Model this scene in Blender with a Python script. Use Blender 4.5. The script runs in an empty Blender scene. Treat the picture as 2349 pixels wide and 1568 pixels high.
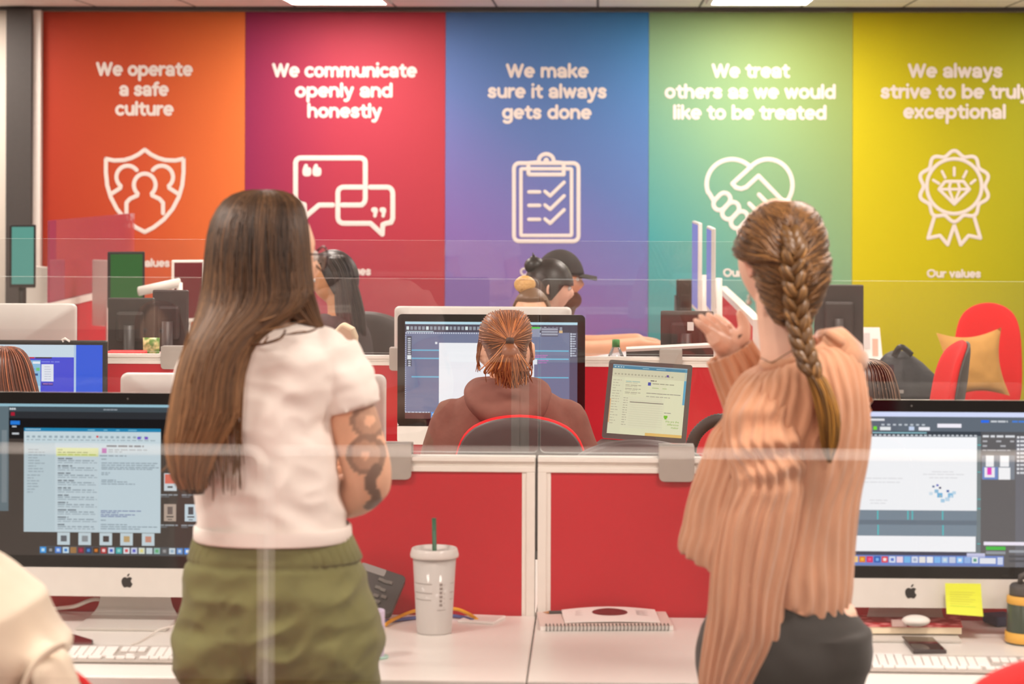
import bpy, bmesh, math, random
from mathutils import Vector, Matrix, noise
R = math.radians
sc = bpy.context.scene
COL = sc.collection
random.seed(7)

# ------------------------------------------------------------------ camera
W_PX, H_PX = 2349.0, 1568.0
LENS = 85.0
F = LENS / 36.0 * W_PX                  # focal length in pixels
HC = 1.738                              # eye height of the photographer
CX, HY = 1174.5, 395.0                  # principal point (horizon row)
YAW, ROLL = R(2.1), R(0.2)
cam_d = bpy.data.cameras.new('camera')
cam = bpy.data.objects.new('camera', cam_d); COL.objects.link(cam)
cam_d.lens = LENS; cam_d.sensor_width = 36.0
cam_d.shift_y = (HY - H_PX / 2) / W_PX
cam_d.clip_start = 0.05; cam_d.clip_end = 60
cam_d.dof.use_dof = True; cam_d.dof.focus_distance = 7.3; cam_d.dof.aperture_fstop = 5.4
cam.matrix_world = Matrix.Translation((0, 0, HC)) @ Matrix.Rotation(YAW, 4, 'Z') @ Matrix.Rotation(R(90), 4, 'X') @ Matrix.Rotation(ROLL, 4, 'Z')
sc.camera = cam
# ------------------------------------------------------------------ world, exposure, lamps
wd = bpy.data.worlds.new('room_air'); sc.world = wd; wd.use_nodes = True
wd.node_tree.nodes['Background'].inputs[0].default_value = (1.0, 0.9, 0.8, 1)
wd.node_tree.nodes['Background'].inputs[1].default_value = 0.08
vs = sc.view_settings
sc.display_settings.display_device = 'sRGB'
vs.view_transform = 'Standard'; vs.look = 'None'; vs.gamma = 1.0; vs.use_curve_mapping = False
vs.exposure = 0.0
LAMP_POWER = 38.5                       # radiance of the ceiling light panels
LAMP_TINT = (1.0, 0.89, 0.80)
CEIL = 2.72
sc.cycles.max_bounces = 10; sc.cycles.diffuse_bounces = 4; sc.cycles.glossy_bounces = 4
sc.cycles.transparent_max_bounces = 40; sc.cycles.transmission_bounces = 6
sc.cycles.caustics_reflective = False; sc.cycles.caustics_refractive = False
sc.cycles.sample_clamp_indirect = 6.0

# ------------------------------------------------------------------ pixel -> place helpers
cr, sr = math.cos(ROLL), math.sin(ROLL)
cyw, syw = math.cos(YAW), math.sin(YAW)
def ray(px, py):
    a, b = px - CX, py - HY
    u = (a * cr + b * sr) / F; v = -(-a * sr + b * cr) / F
    return Vector((u * cyw - syw, u * syw + cyw, v))
def A(px, py, Y):                       # point on the plane at depth Y seen at that pixel
    d = ray(px, py); t = Y / d.y
    return Vector((d.x * t, Y, HC + d.z * t))
def AZ(px, py, Z):                      # point on the level plane at height Z
    d = ray(px, py); t = (Z - HC) / d.z
    return Vector((d.x * t, d.y * t, Z))
def S(Y): return Y / F                  # metres per pixel at depth Y

# ------------------------------------------------------------------ materials
def lin(c):
    c = c / 255.0
    return c / 12.92 if c <= 0.04045 else ((c + 0.055) / 1.055) ** 2.4
def rgb(c): return (lin(c[0]), lin(c[1]), lin(c[2]), 1.0)
MATS = {}
def mat(name, c, rough=0.6, metal=0.0, vary=0.0, scale=40.0, bump=0.0, attr=False, sheen=0.0, spec=0.5, coat=0.0, stretch=None):
    if name in MATS: return MATS[name]
    m = bpy.data.materials.new(name); m.use_nodes = True
    nt = m.node_tree; b = nt.nodes['Principled BSDF']
    b.inputs['Base Color'].default_value = rgb(c); b.inputs['Roughness'].default_value = rough
    b.inputs['Metallic'].default_value = metal; b.inputs['Specular IOR Level'].default_value = spec
    if sheen: b.inputs['Sheen Weight'].default_value = sheen
    if coat: b.inputs['Coat Weight'].default_value = coat
    tc = nt.nodes.new('ShaderNodeTexCoord'); mp = nt.nodes.new('ShaderNodeMapping')
    nt.links.new(tc.outputs['Object'], mp.inputs['Vector'])
    if stretch: mp.inputs['Scale'].default_value = stretch
    nz = nt.nodes.new('ShaderNodeTexNoise'); nz.inputs['Scale'].default_value = scale; nz.inputs['Detail'].default_value = 3
    nt.links.new(mp.outputs[0], nz.inputs['Vector'])
    src = None
    if attr:
        at = nt.nodes.new('ShaderNodeAttribute'); at.attribute_name = 'Col'; src = at.outputs['Color']
        nt.links.new(src, b.inputs['Base Color'])
    if vary > 0:
        mx = nt.nodes.new('ShaderNodeMix'); mx.data_type = 'RGBA'; mx.blend_type = 'MULTIPLY'; mx.inputs['Factor'].default_value = 1.0
        rp = nt.nodes.new('ShaderNodeMapRange'); rp.inputs['To Min'].default_value = 1 - vary; rp.inputs['To Max'].default_value = 1 + vary * 0.6
        rp.inputs['From Min'].default_value = 0.3; rp.inputs['From Max'].default_value = 0.7
        nt.links.new(nz.outputs['Fac'], rp.inputs['Value'])
        if src: nt.links.new(src, mx.inputs[6])
        else: mx.inputs[6].default_value = rgb(c)
        nt.links.new(rp.outputs[0], mx.inputs[7]); nt.links.new(mx.outputs[2], b.inputs['Base Color'])
    if bump > 0:
        bp = nt.nodes.new('ShaderNodeBump'); bp.inputs['Strength'].default_value = bump; bp.inputs['Distance'].default_value = 0.01
        nt.links.new(nz.outputs['Fac'], bp.inputs['Height']); nt.links.new(bp.outputs[0], b.inputs['Normal'])
    MATS[name] = m
    return m
def emit_mat(name, c=None, strength=1.0):
    if name in MATS: return MATS[name]
    m = bpy.data.materials.new(name); m.use_nodes = True; nt = m.node_tree; nt.nodes.clear()
    o = nt.nodes.new('ShaderNodeOutputMaterial'); e = nt.nodes.new('ShaderNodeEmission'); e.inputs[1].default_value = strength
    if c is None:
        at = nt.nodes.new('ShaderNodeAttribute'); at.attribute_name = 'Col'
        gl = nt.nodes.new('ShaderNodeBsdfGlossy'); gl.inputs['Roughness'].default_value = 0.03
        lw = nt.nodes.new('ShaderNodeFresnel'); lw.inputs['IOR'].default_value = 1.4
        mx = nt.nodes.new('ShaderNodeMixShader')
        nt.links.new(at.outputs['Color'], e.inputs[0]); nt.links.new(lw.outputs[0], mx.inputs[0])
        nt.links.new(e.outputs[0], mx.inputs[1]); nt.links.new(gl.outputs[0], mx.inputs[2]); nt.links.new(mx.outputs[0], o.inputs[0])
    else:
        e.inputs[0].default_value = (c[0], c[1], c[2], 1); nt.links.new(e.outputs[0], o.inputs[0])
    MATS[name] = m
    return m
def glass_mat(name, tint=(1, 1, 1), ior=1.5, haze=0.0, hazecol=(255, 250, 245)):
    if name in MATS: return MATS[name]
    m = bpy.data.materials.new(name); m.use_nodes = True; nt = m.node_tree; nt.nodes.clear()
    o = nt.nodes.new('ShaderNodeOutputMaterial')
    t = nt.nodes.new('ShaderNodeBsdfTransparent'); t.inputs[0].default_value = (*tint, 1)
    g = nt.nodes.new('ShaderNodeBsdfGlossy'); g.inputs['Roughness'].default_value = 0.0
    fr = nt.nodes.new('ShaderNodeFresnel'); fr.inputs['IOR'].default_value = ior
    geo = nt.nodes.new('ShaderNodeNewGeometry')
    mx = nt.nodes.new('ShaderNodeMixShader')
    lw = nt.nodes.new('ShaderNodeLayerWeight'); lw.inputs['Blend'].default_value = 0.36
    nt.links.new(lw.outputs['Fresnel'], mx.inputs[0])
    nt.links.new(t.outputs[0], mx.inputs[1]); nt.links.new(g.outputs[0], mx.inputs[2])
    out = mx
    nt.nodes.remove(geo); nt.nodes.remove(fr)
    if haze > 0:
        d = nt.nodes.new('ShaderNodeBsdfDiffuse'); d.inputs[0].default_value = rgb(hazecol)
        m2 = nt.nodes.new('ShaderNodeMixShader'); m2.inputs[0].default_value = haze
        nt.links.new(out.outputs[0], m2.inputs[1]); nt.links.new(d.outputs[0], m2.inputs[2]); out = m2
    nt.links.new(out.outputs[0], o.inputs[0])
    MATS[name] = m
    return m

# ------------------------------------------------------------------ mesh builder
class MB:
    def __init__(s): s.v = []; s.f = []; s.m = []; s.c = []; s.sm = []
    def add(s, vs, fs, mi=0, col=None, smooth=False):
        o = len(s.v); s.v.extend([Vector(p) for p in vs])
        for f in fs: s.f.append(tuple(i + o for i in f)); s.m.append(mi); s.c.append(col); s.sm.append(smooth)
        return s
    def box(s, x0, x1, y0, y1, z0, z1, mi=0, col=None):
        v = [(x0, y0, z0), (x1, y0, z0), (x1, y1, z0), (x0, y1, z0), (x0, y0, z1), (x1, y0, z1), (x1, y1, z1), (x0, y1, z1)]
        return s.add(v, [(0, 3, 2, 1), (4, 5, 6, 7), (0, 1, 5, 4), (1, 2, 6, 5), (2, 3, 7, 6), (3, 0, 4, 7)], mi, col)
    def obox(s, c, ax, ay, az, mi=0, col=None):       # oriented box, half-axis vectors
        c = Vector(c); v = []
        for z in (-1, 1):
            for x, y in ((-1, -1), (1, -1), (1, 1), (-1, 1)): v.append(c + ax * x + ay * y + az * z)
        return s.add(v, [(0, 3, 2, 1), (4, 5, 6, 7), (0, 1, 5, 4), (1, 2, 6, 5), (2, 3, 7, 6), (3, 0, 4, 7)], mi, col)
    def rings(s, rs, cap=True, mi=0, col=None, smooth=True, close=True):
        n = len(rs[0]); vs = [p for r in rs for p in r]; fs = []
        for i in range(len(rs) - 1):
            for j in range(n if close else n - 1):
                k = (j + 1) % n
                fs.append((i * n + j, i * n + k, (i + 1) * n + k, (i + 1) * n + j))
        if cap:
            fs.append(tuple(reversed(range(n)))); fs.append(tuple(range((len(rs) - 1) * n, len(rs) * n)))
        return s.add(vs, fs, mi, col, smooth)
    def tube(s, path, rad, n=10, mi=0, col=None, flat=1.0, up=None, cap=True, round_ends=False):
        P = [Vector(p) for p in path]
        if not hasattr(rad, '__len__'): rad = [rad] * len(P)
        rad = list(rad)
        if round_ends:
            d0 = (P[0] - P[1]).normalized(); d1 = (P[-1] - P[-2]).normalized(); r0, r1 = rad[0], rad[-1]
            hs = (0.5, 0.87, 0.99); ks = (0.87, 0.5, 0.12)
            P = [P[0] + d0 * r0 * h for h in reversed(hs)] + P + [P[-1] + d1 * r1 * h for h in hs]
            rad = [r0 * k for k in reversed(ks)] + rad + [r1 * k for k in ks]
        rs = []; ref = Vector(up) if up else None
        for i, p in enumerate(P):
            t = (P[min(i + 1, len(P) - 1)] - P[max(i - 1, 0)]).normalized()
            if ref is None:
                ref = Vector((0, 0, 1)) if abs(t.z) < 0.9 else Vector((0, 1, 0))
            a = ref - t * ref.dot(t)
            if a.length < 1e-5: a = Vector((1, 0, 0)) - t * t.x
            a.normalize(); b = t.cross(a); ref = a
            rs.append([p + a * (math.cos(2 * math.pi * j / n) * rad[i] * flat) + b * (math.sin(2 * math.pi * j / n) * rad[i]) for j in range(n)])
        return s.rings(rs, cap, mi, col)
    def ell(s, c, rx, ry, rz, M=None, nu=16, nv=10, mi=0, col=None):
        c = Vector(c); rs = []
        for i in range(1, nv):
            ph = math.pi * i / nv
            r = []
            for j in range(nu):
                th = 2 * math.pi * j / nu
                p = Vector((rx * math.sin(ph) * math.cos(th), ry * math.sin(ph) * math.sin(th), -rz * math.cos(ph)))
                r.append(c + (M @ p if M else p))
            rs.append(r)
        o = len(s.v); s.rings(rs, False, mi, col)
        b0 = Vector((0, 0, -rz)); b1 = Vector((0, 0, rz))
        s.v.append(c + (M @ b0 if M else b0)); s.v.append(c + (M @ b1 if M else b1))
        k0 = len(s.v) - 2; k1 = k0 + 1; L = o + (nv - 2) * nu
        for j in range(nu):
            s.f.append((k0, o + (j + 1) % nu, o + j)); s.f.append((k1, L + j, L + (j + 1) % nu))
            for _ in (0, 1): s.m.append(mi); s.c.append(col); s.sm.append(True)
        return s
    def lathe(s, prof, c=(0, 0, 0), n=28, mi=0, col=None, cap=True):
        c = Vector(c)
        rs = [[c + Vector((r * math.cos(2 * math.pi * j / n), r * math.sin(2 * math.pi * j / n), z)) for j in range(n)] for r, z in prof]
        return s.rings(rs, cap, mi, col)
    def prism(s, poly, org, ax, ay, h, mi=0, col=None):     # polygon in the (ax, ay) plane pushed by h
        org = Vector(org); n = len(poly); h = Vector(h)
        a = [org + ax * x + ay * y for x, y in poly]; b = [p + h for p in a]
        fs = [tuple(range(n)), tuple(reversed(range(n, 2 * n)))]
        for j in range(n): k = (j + 1) % n; fs.append((j, j + n, k + n, k))
        return s.add(a + b, fs, mi, col)
    def quad(s, a, b, c, d, mi=0, col=None): return s.add([a, b, c, d], [(0, 1, 2, 3)], mi, col)
    def stroke(s, pts, w, org, ax, ay, n=10, closed=False, mi=0, col=None):   # flat rounded line in a plane
        P = [Vector((p[0], p[1])) for p in pts]
        if closed: P = P + [P[0]]
        T = lambda q: org + ax * q.x + ay * q.y
        r = w / 2
        nm = ax.cross(ay).normalized() * min(0.0012, r * 0.2)      # ridge of the raised line
        for p, q in zip(P, P[1:]):
            d = q - p
            if d.length < 1e-9: continue
            nn = Vector((-d.y, d.x)).normalized() * r
            s.add([T(p - nn), T(q - nn), T(q) + nm, T(p) + nm, T(q + nn), T(p + nn)], [(0, 1, 2, 3), (3, 2, 4, 5)], mi, col)
        for p in P:
            s.add([T(p + Vector((math.cos(2 * math.pi * j / n), math.sin(2 * math.pi * j / n))) * r) for j in range(n)] + [T(p) + nm], [(j, (j + 1) % n, n) for j in range(n)], mi, col)
        return s
    def mesh(s, name, mats, off=None):
        me = bpy.data.meshes.new(name)
        vs = s.v if off is None else [p - off for p in s.v]
        me.from_pydata([tuple(p) for p in vs], [], s.f)
        for m in mats: me.materials.append(m)
        if len(me.polygons) == len(s.m):
            me.polygons.foreach_set('material_index', s.m)
            me.polygons.foreach_set('use_smooth', s.sm)
            if any(c is not None for c in s.c):
                at = me.color_attributes.new('Col', 'FLOAT_COLOR', 'CORNER')
                buf = []
                for p in me.polygons:
                    c = s.c[p.index] or (1, 1, 1, 1)
                    buf.extend(list(c) * p.loop_total)
                at.data.foreach_set('color', buf)
        me.update()
        return me
    def build(s, name, m, parent=None, world=True):
        mats = m if isinstance(m, (list, tuple)) else [m]
        off = None
        if parent is not None and world: off = WP(parent)
        o = bpy.data.objects.new(name, s.mesh(name, mats, off)); COL.objects.link(o)
        if parent is not None: o.parent = parent
        return o
def WP(o):
    p = o.location.copy(); q = o.parent
    while q: p += q.location; q = q.parent
    return p
def tag(o, label=None, cat=None, group=None, kind=None):
    if label: o['label'] = label
    if cat: o['category'] = cat
    if group: o['group'] = group
    if kind: o['kind'] = kind
    return o
def thing(name, label, cat, loc=(0, 0, 0), rz=0.0, group=None):
    o = bpy.data.objects.new(name, None); COL.objects.link(o); o.empty_display_size = 0.05
    o.location = loc; o.rotation_euler = (0, 0, rz)
    return tag(o, label, cat, group)
def bevel(o, w=0.004, seg=2, angle=40):
    m = o.modifiers.new('soft_edges', 'BEVEL'); m.width = w; m.segments = seg; m.limit_method = 'ANGLE'; m.angle_limit = R(angle)
    return o
def bake(o):                              # apply all modifiers
    dg = bpy.context.evaluated_depsgraph_get(); dg.update()
    me = bpy.data.meshes.new_from_object(o.evaluated_get(dg), depsgraph=dg)
    old = o.data; o.modifiers.clear(); o.data = me; bpy.data.meshes.remove(old)
    return o
def remesh(o, voxel, smooth=2, keep=None):
    mats = list(o.data.materials)
    m = o.modifiers.new('skin', 'REMESH'); m.mode = 'VOXEL'; m.voxel_size = voxel; m.use_smooth_shade = True
    if smooth:
        k = o.modifiers.new('relax', 'SMOOTH'); k.factor = 0.5; k.iterations = smooth
    bake(o)
    if not o.data.materials:
        for q in mats: o.data.materials.append(q)
    return o
def paint(o, fn):                         # per-vertex colour of the thing itself
    me = o.data
    at = me.color_attributes.new('Col', 'FLOAT_COLOR', 'POINT'); buf = []
    off = WP(o)
    for v in me.vertices: buf.extend(fn(v.co + off))
    at.data.foreach_set('color', buf)
def catmull(P, n):                        # P list of tuples -> n samples per span
    out = []
    for i in range(len(P) - 1):
        p0 = P[max(i - 1, 0)]; p1 = P[i]; p2 = P[i + 1]; p3 = P[min(i + 2, len(P) - 1)]
        for k in range(n):
            t = k / n
            out.append(tuple(0.5 * ((2 * b) + (-a + c) * t + (2 * a - 5 * b + 4 * c - d) * t * t + (-a + 3 * b - 3 * c + d) * t ** 3) for a, b, c, d in zip(p0, p1, p2, p3)))
    out.append(tuple(P[-1]))
    return out
def rrect(x0, x1, y0, y1, r, n=6):
    out = []
    for cx, cy, a0 in ((x1 - r, y1 - r, 0), (x0 + r, y1 - r, 90), (x0 + r, y0 + r, 180), (x1 - r, y0 + r, 270)):
        for k in range(n + 1):
            a = R(a0 + 90 * k / n); out.append((cx + r * math.cos(a), cy + r * math.sin(a)))
    return out
def arc(cx, cy, rx, ry, a0, a1, n=16):
    return [(cx + rx * math.cos(R(a0 + (a1 - a0) * k / n)), cy + ry * math.sin(R(a0 + (a1 - a0) * k / n))) for k in range(n + 1)]
X_, Y_, Z_ = Vector((1, 0, 0)), Vector((0, 1, 0)), Vector((0, 0, 1))

# ------------------------------------------------------------------ common materials
M_white = mat('white_laminate', (243, 238, 232), 0.35, vary=0.02, scale=60)
M_frame = mat('white_frame_paint', (240, 234, 226), 0.45, vary=0.02)
M_redfab = mat('red_panel_fabric', (194, 10, 36), 0.75, vary=0.06, scale=500, bump=0.08)
M_chairred = mat('red_chair_fabric', (226, 22, 28), 0.8, vary=0.06, scale=400, bump=0.1)
M_black = mat('black_plastic', (28, 26, 26), 0.45, vary=0.05)
M_shell = mat('charcoal_chair_shell', (74, 70, 68), 0.5, vary=0.05)
M_dark = mat('dark_screen_glass', (10, 10, 14), 0.06)
M_alu = mat('pale_aluminium', (226, 222, 216), 0.38, metal=0.0, vary=0.02)
M_clamp = mat('grey_clamp_metal', (176, 168, 160), 0.4, metal=0.1, vary=0.03)
M_glass = glass_mat('clear_glass')
M_gedge = glass_mat('glass_edge', haze=0.62, hazecol=(235, 245, 240))
M_ui = emit_mat('screen_light', None, 1.0)
M_metal = mat('grey_metal', (150, 148, 145), 0.35, metal=0.8)
# ================================================================== the setting
YW = 14.40                                # far wall
XL, XR, YB = -6.2, 5.2, -4.0
M_carpet = mat('grey_carpet', (112, 108, 106), 0.95, vary=0.25, scale=220, bump=0.3)
M_wall = mat('warm_white_wall', (235, 226, 214), 0.8, vary=0.02, scale=6)
M_trimdark = mat('charcoal_trim', (70, 66, 64), 0.6, vary=0.05)
def struct(name, mb, m): return tag(mb.build(name, m), kind='structure')
struct('floor', MB().box(XL, XR, YB, YW + .2, -0.05, 0), M_carpet)
# ceiling of square tiles with shallow dark joints
cm = bpy.data.materials.new('ceiling_tile'); cm.use_nodes = True
nt = cm.node_tree; b = nt.nodes['Principled BSDF']; b.inputs['Roughness'].default_value = 0.9
tc = nt.nodes.new('ShaderNodeTexCoord'); br = nt.nodes.new('ShaderNodeTexBrick'); br.offset = 0.0
br.inputs['Scale'].default_value = 1.0; br.inputs['Brick Width'].default_value = 0.6; br.inputs['Row Height'].default_value = 0.6
br.inputs['Mortar Size'].default_value = 0.008; br.inputs['Color1'].default_value = rgb((236, 230, 222)); br.inputs['Color2'].default_value = rgb((232, 226, 218))
br.inputs['Mortar'].default_value = rgb((110, 104, 98))
mp = nt.nodes.new('ShaderNodeMapping'); mp.inputs['Location'].default_value = (0.02, 0.5, 0)
nt.links.new(tc.outputs['Object'], mp.inputs[0]); nt.links.new(mp.outputs[0], br.inputs['Vector']); nt.links.new(br.outputs['Color'], b.inputs['Base Color'])
struct('ceiling', MB().box(XL, XR, YB, YW + .2, CEIL, CEIL + .05), cm)
struct('wall_back', MB().box(XL, XR, YW, YW + .2, 0, CEIL), M_wall)
struct('wall_left', MB().box(XL - .2, XL, YB, YW + .2, 0, CEIL), M_wall)
struct('wall_right', MB().box(XR, XR + .2, YB, YW + .2, 0, CEIL), M_wall)
struct('wall_front', MB().box(XL, XR, YB - .2, YB, 0, CEIL), M_wall)
x0 = A(23, 300, YW).x; x1 = A(80, 300, YW).x; x2 = A(98, 300, YW).x
struct('trim_1', MB().box(XL, XR, YW - .06, YW, A(1174, 25, YW).z, CEIL), M_trimdark)
struct('trim_2', MB().box(x0, x1, YW - .10, YW, 0, A(1174, 24, YW).z - .002), M_trimdark)
struct('trim_3', MB().box(x1 + .002, x2, YW - .06, YW, 0, A(1174, 25, YW).z - .002), M_frame)
struct('baseboard_back', MB().box(x2 + .01, XR, YW - .02, YW, 0, .10), M_trimdark)
struct('baseboard_left', MB().box(XL, XL + .02, YB, YW - .12, 0, .10), M_trimdark)

# ceiling light panels
M_lamp = emit_mat('lamp_diffuser', LAMP_TINT, LAMP_POWER)
M_lampframe = mat('lamp_frame', (225, 220, 214), 0.5)
lx = A(750, 2, 13.2).x
proto = None
for i in range(7):
    for k in range(-1, 3):
        X = lx + 2.40 * k; Y = 13.58 - 2.4 * i
        side = ['left of the magenta panel', 'above the magenta panel', 'above the green panel', 'right of the yellow panel'][k + 1]
        lab = 'square ceiling light panel ' + (side if i == 0 else side + ', row %d out from the colour wall' % (i + 1))
        if proto is None:
            t = thing('ceiling_light', lab, 'ceiling light', (X, Y, CEIL), group='ceiling light panels'); proto = t
            f = MB()
            for a in ((-.3, -.27, -.3, .3), (.27, .3, -.3, .3), (-.27, .27, -.3, -.27), (-.27, .27, .27, .3)): f.box(*a, -.022, -.001)
            f.build('frame', M_lampframe, t, False)
            MB().quad((-.27, -.27, -.012), (-.27, .27, -.012), (.27, .27, -.012), (.27, -.27, -.012)).build('diffuser', M_lamp, t, False)
        else:
            t = proto.copy(); COL.objects.link(t); t.location = (X, Y, CEIL); t['label'] = lab
            for c in proto.children:
                d = c.copy(); COL.objects.link(d); d.parent = t
# ------------------------------------------------------------------ lettering: a rounded monoline alphabet
def G(ch):                                # strokes with x-height 1, (strokes, advance)
    c = lambda a0=0, a1=360, x=.47: arc(x, .5, .37, .38, a0, a1, 18)
    if ch == 'o': return [c()], .94
    if ch == 'e': return [[(.12, .5), (.82, .5)] + arc(.47, .5, .37, .38, 0, 302, 16)], .92
    if ch == 'c': return [c(48, 312)], .84
    if ch == 'a': return [arc(.42, .56, .34, .32, 150, 0, 9) + [(.76, .12)], arc(.42, .30, .31, .19, 0, 360, 12)], .90
    if ch == 'd': return [c(), [(.84, .12), (.84, 1.42)]], .98
    if ch == 'b': return [[(.12, .12), (.12, 1.42)], c(x=.51)], .98
    if ch == 'p': return [[(.12, -.36), (.12, .88)], c(x=.51)], .98
    if ch == 'g': return [c(), [(.84, .88), (.84, .0)] + arc(.46, 0, .38, .32, 0, -140, 8)], .98
    if ch == 'q': return [c(), [(.84, .88), (.84, -.36)]], .98
    if ch == 'h': return [[(.12, .12), (.12, 1.42)], arc(.46, .50, .34, .38, 180, 0, 10) + [(.80, .12)]], .92
    if ch == 'n': return [[(.12, .12), (.12, .88)], arc(.46, .50, .34, .38, 180, 0, 10) + [(.80, .12)]], .92
    if ch == 'm': return [[(.12, .12), (.12, .88)], arc(.42, .52, .30, .36, 180, 0, 10) + [(.72, .12)], arc(1.02, .52, .30, .36, 180, 0, 10) + [(1.32, .12)]], 1.44
    if ch == 'u': return [[(.12, .88), (.12, .50)] + arc(.46, .50, .34, .38, 180, 360, 10) + [(.80, .88)], [(.80, .5), (.80, .12)]], .92
    if ch == 'r': return [[(.12, .12), (.12, .88)], arc(.48, .42, .36, .44, 180, 80, 7)], .60
    if ch == 't': return [[(.30, 1.22), (.30, .36)] + arc(.54, .36, .24, .24, 180, 280, 6), [(.08, .86), (.58, .86)]], .66
    if ch == 'f': return [[(.28, .12), (.28, 1.10)] + arc(.52, 1.10, .24, .30, 180, 80, 6), [(.08, .84), (.56, .84)]], .60
    if ch == 'l': return [[(.12, .12), (.12, 1.42)]], .26
    if ch == 'i': return [[(.12, .12), (.12, .88)], [(.12, 1.44), (.12, 1.45)]], .26
    if ch == 'k': return [[(.12, .12), (.12, 1.42)], [(.72, .88), (.12, .40)], [(.36, .58), (.76, .12)]], .84
    if ch == 's': return [[(.66, .74), (.52, .86), (.34, .88), (.18, .80), (.15, .66), (.26, .55), (.54, .46), (.66, .35), (.62, .20), (.46, .12), (.26, .14), (.10, .26)]], .78
    if ch == 'v': return [[(.10, .88), (.42, .12), (.74, .88)]], .84
    if ch == 'w': return [[(.10, .88), (.36, .12), (.62, .86), (.88, .12), (1.14, .88)]], 1.24
    if ch == 'x': return [[(.10, .88), (.70, .12)], [(.70, .88), (.10, .12)]], .80
    if ch == 'y': return [[(.10, .88), (.43, .12)], [(.76, .88), (.36, -.18), (.22, -.30), (.08, -.28)]], .86
    if ch == 'W': return [[(.10, 1.32), (.46, .12), (.80, 1.30), (1.14, .12), (1.50, 1.32)]], 1.60
    if ch == 'O': return [arc(.70, .72, .58, .60, 0, 360, 24)], 1.40
    return [], .42
def text_at(parent, name, m, s, xc, base, xh, width, Y, w=.30):      # centred line of lettering, sizes in photo pixels on the wall
    adv = []; x = 0.0
    for ch in s:
        st, a = G(ch); adv.append((ch, st, x)); x += a + .10
    x -= .10
    kx = width / x; org = A(xc, base, Y); px = S(Y) * 1.0
    left = -width / 2; mb = MB()
    for ch, st, x in adv + [(' ', [], 0)]:
        if ch == ' ':
            mb.build(name, m, parent); mb = MB()          # each word a part of its own
        for pl in st:
            pts = [((left + kx * px_ * 1.0 + kx * x) * px, ((py_ if py_ < .9 else .9 + (py_ - .9) * .65) * xh) * px) for px_, py_ in pl]
            mb.stroke(pts, w * xh * px, org, X_, Z_)
# ------------------------------------------------------------------ wall graphic panels
def panel_mat(name, stops, ax, az):       # printed two-way colour blend
    m = bpy.data.materials.new(name); m.use_nodes = True; nt = m.node_tree; b = nt.nodes['Principled BSDF']; b.inputs['Roughness'].default_value = .62
    b.inputs['Specular IOR Level'].default_value = 0.3
    tc = nt.nodes.new('ShaderNodeTexCoord'); sp = nt.nodes.new('ShaderNodeSeparateXYZ'); nt.links.new(tc.outputs['Object'], sp.inputs[0])
    def mth(op, a, bb):
        n = nt.nodes.new('ShaderNodeMath'); n.operation = op
        for i, q in enumerate((a, bb)):
            if isinstance(q, float): n.inputs[i].default_value = q
            else: nt.links.new(q, n.inputs[i])
        return n.outputs[0]
    u = mth('ADD', mth('MULTIPLY', sp.outputs[0], ax / 1.2), mth('MULTIPLY', sp.outputs[2], az / 2.7))
    rp = nt.nodes.new('ShaderNodeValToRGB'); nt.links.new(u, rp.inputs[0])
    el = rp.color_ramp.elements
    while len(el) < len(stops): el.new(0.5)
    for e, (p, c) in zip(el, stops): e.position = p; e.color = [v * .91 for v in rgb(c)[:3]] + [1]
    nt.links.new(rp.outputs[0], b.inputs['Base Color'])
    return m
PB = [98, 562, 1021.5, 1488, 1955.5, 2425]
PM = [panel_mat('orange_print', [(0, (176, 56, 34)), (.5, (204, 84, 46)), (1, (230, 122, 60))], 1.0, 0.0),
      panel_mat('magenta_print', [(0, (146, 40, 86)), (.45, (178, 56, 78)), (1, (188, 64, 76))], 1.0, 0.0),
      panel_mat('blue_violet_print', [(.38, (140, 116, 186)), (.62, (100, 126, 188)), (1, (56, 136, 196))], .22, .78),
      panel_mat('green_teal_print', [(.30, (78, 166, 170)), (.55, (132, 176, 138)), (1, (164, 178, 74))], .35, .65),
      panel_mat('yellow_print', [(0, (216, 200, 20)), (.45, (204, 194, 16)), (1, (156, 162, 24))], .75, .35)]
M_print = mat('white_print', (232, 222, 216), 0.6)
LB = ['orange wall graphic panel with a shield of three people', 'magenta wall graphic panel with two speech bubbles', 'blue to violet wall graphic panel with a clipboard checklist',
      'green to teal wall graphic panel with a heart shaped handshake', 'yellow wall graphic panel with a diamond rosette']
TX = [[('We operate', 331, 174, 222), ('a safe', 330, 220, 112), ('culture', 331, 265, 133)],
      [('We communicate', 790, 177, 332), ('openly and', 789, 223, 224), ('honestly', 790, 270, 170)],
      [('We make', 1255, 178, 187), ('sure it always', 1255, 225, 271), ('gets done', 1254, 273, 203)],
      [('We treat', 1722, 178, 176), ('others as we would', 1721, 226, 389), ('like to be treated', 1720, 274, 349)],
      [('We always', 2191, 178, 212), ('strive to be truly', 2192, 226, 338), ('exceptional', 2190, 272, 231)]]
FT = [(329, 612), (790, 631), (1254, 633), (1720, 635), (2188, 637)]
PY = YW - .012                            # face of the panels
IY = PY - .002
def icon(mb, pts, w, closed=False):
    org = Vector((0, IY, 0))
    q = [A(x, y, IY) for x, y in pts]
    mb.stroke([(p.x, p.z) for p in q], w * .90 * S(IY), org, X_, Z_, closed=closed)
def mirror(pts, c): return [(2 * c - x, y) for x, y in pts]
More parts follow.
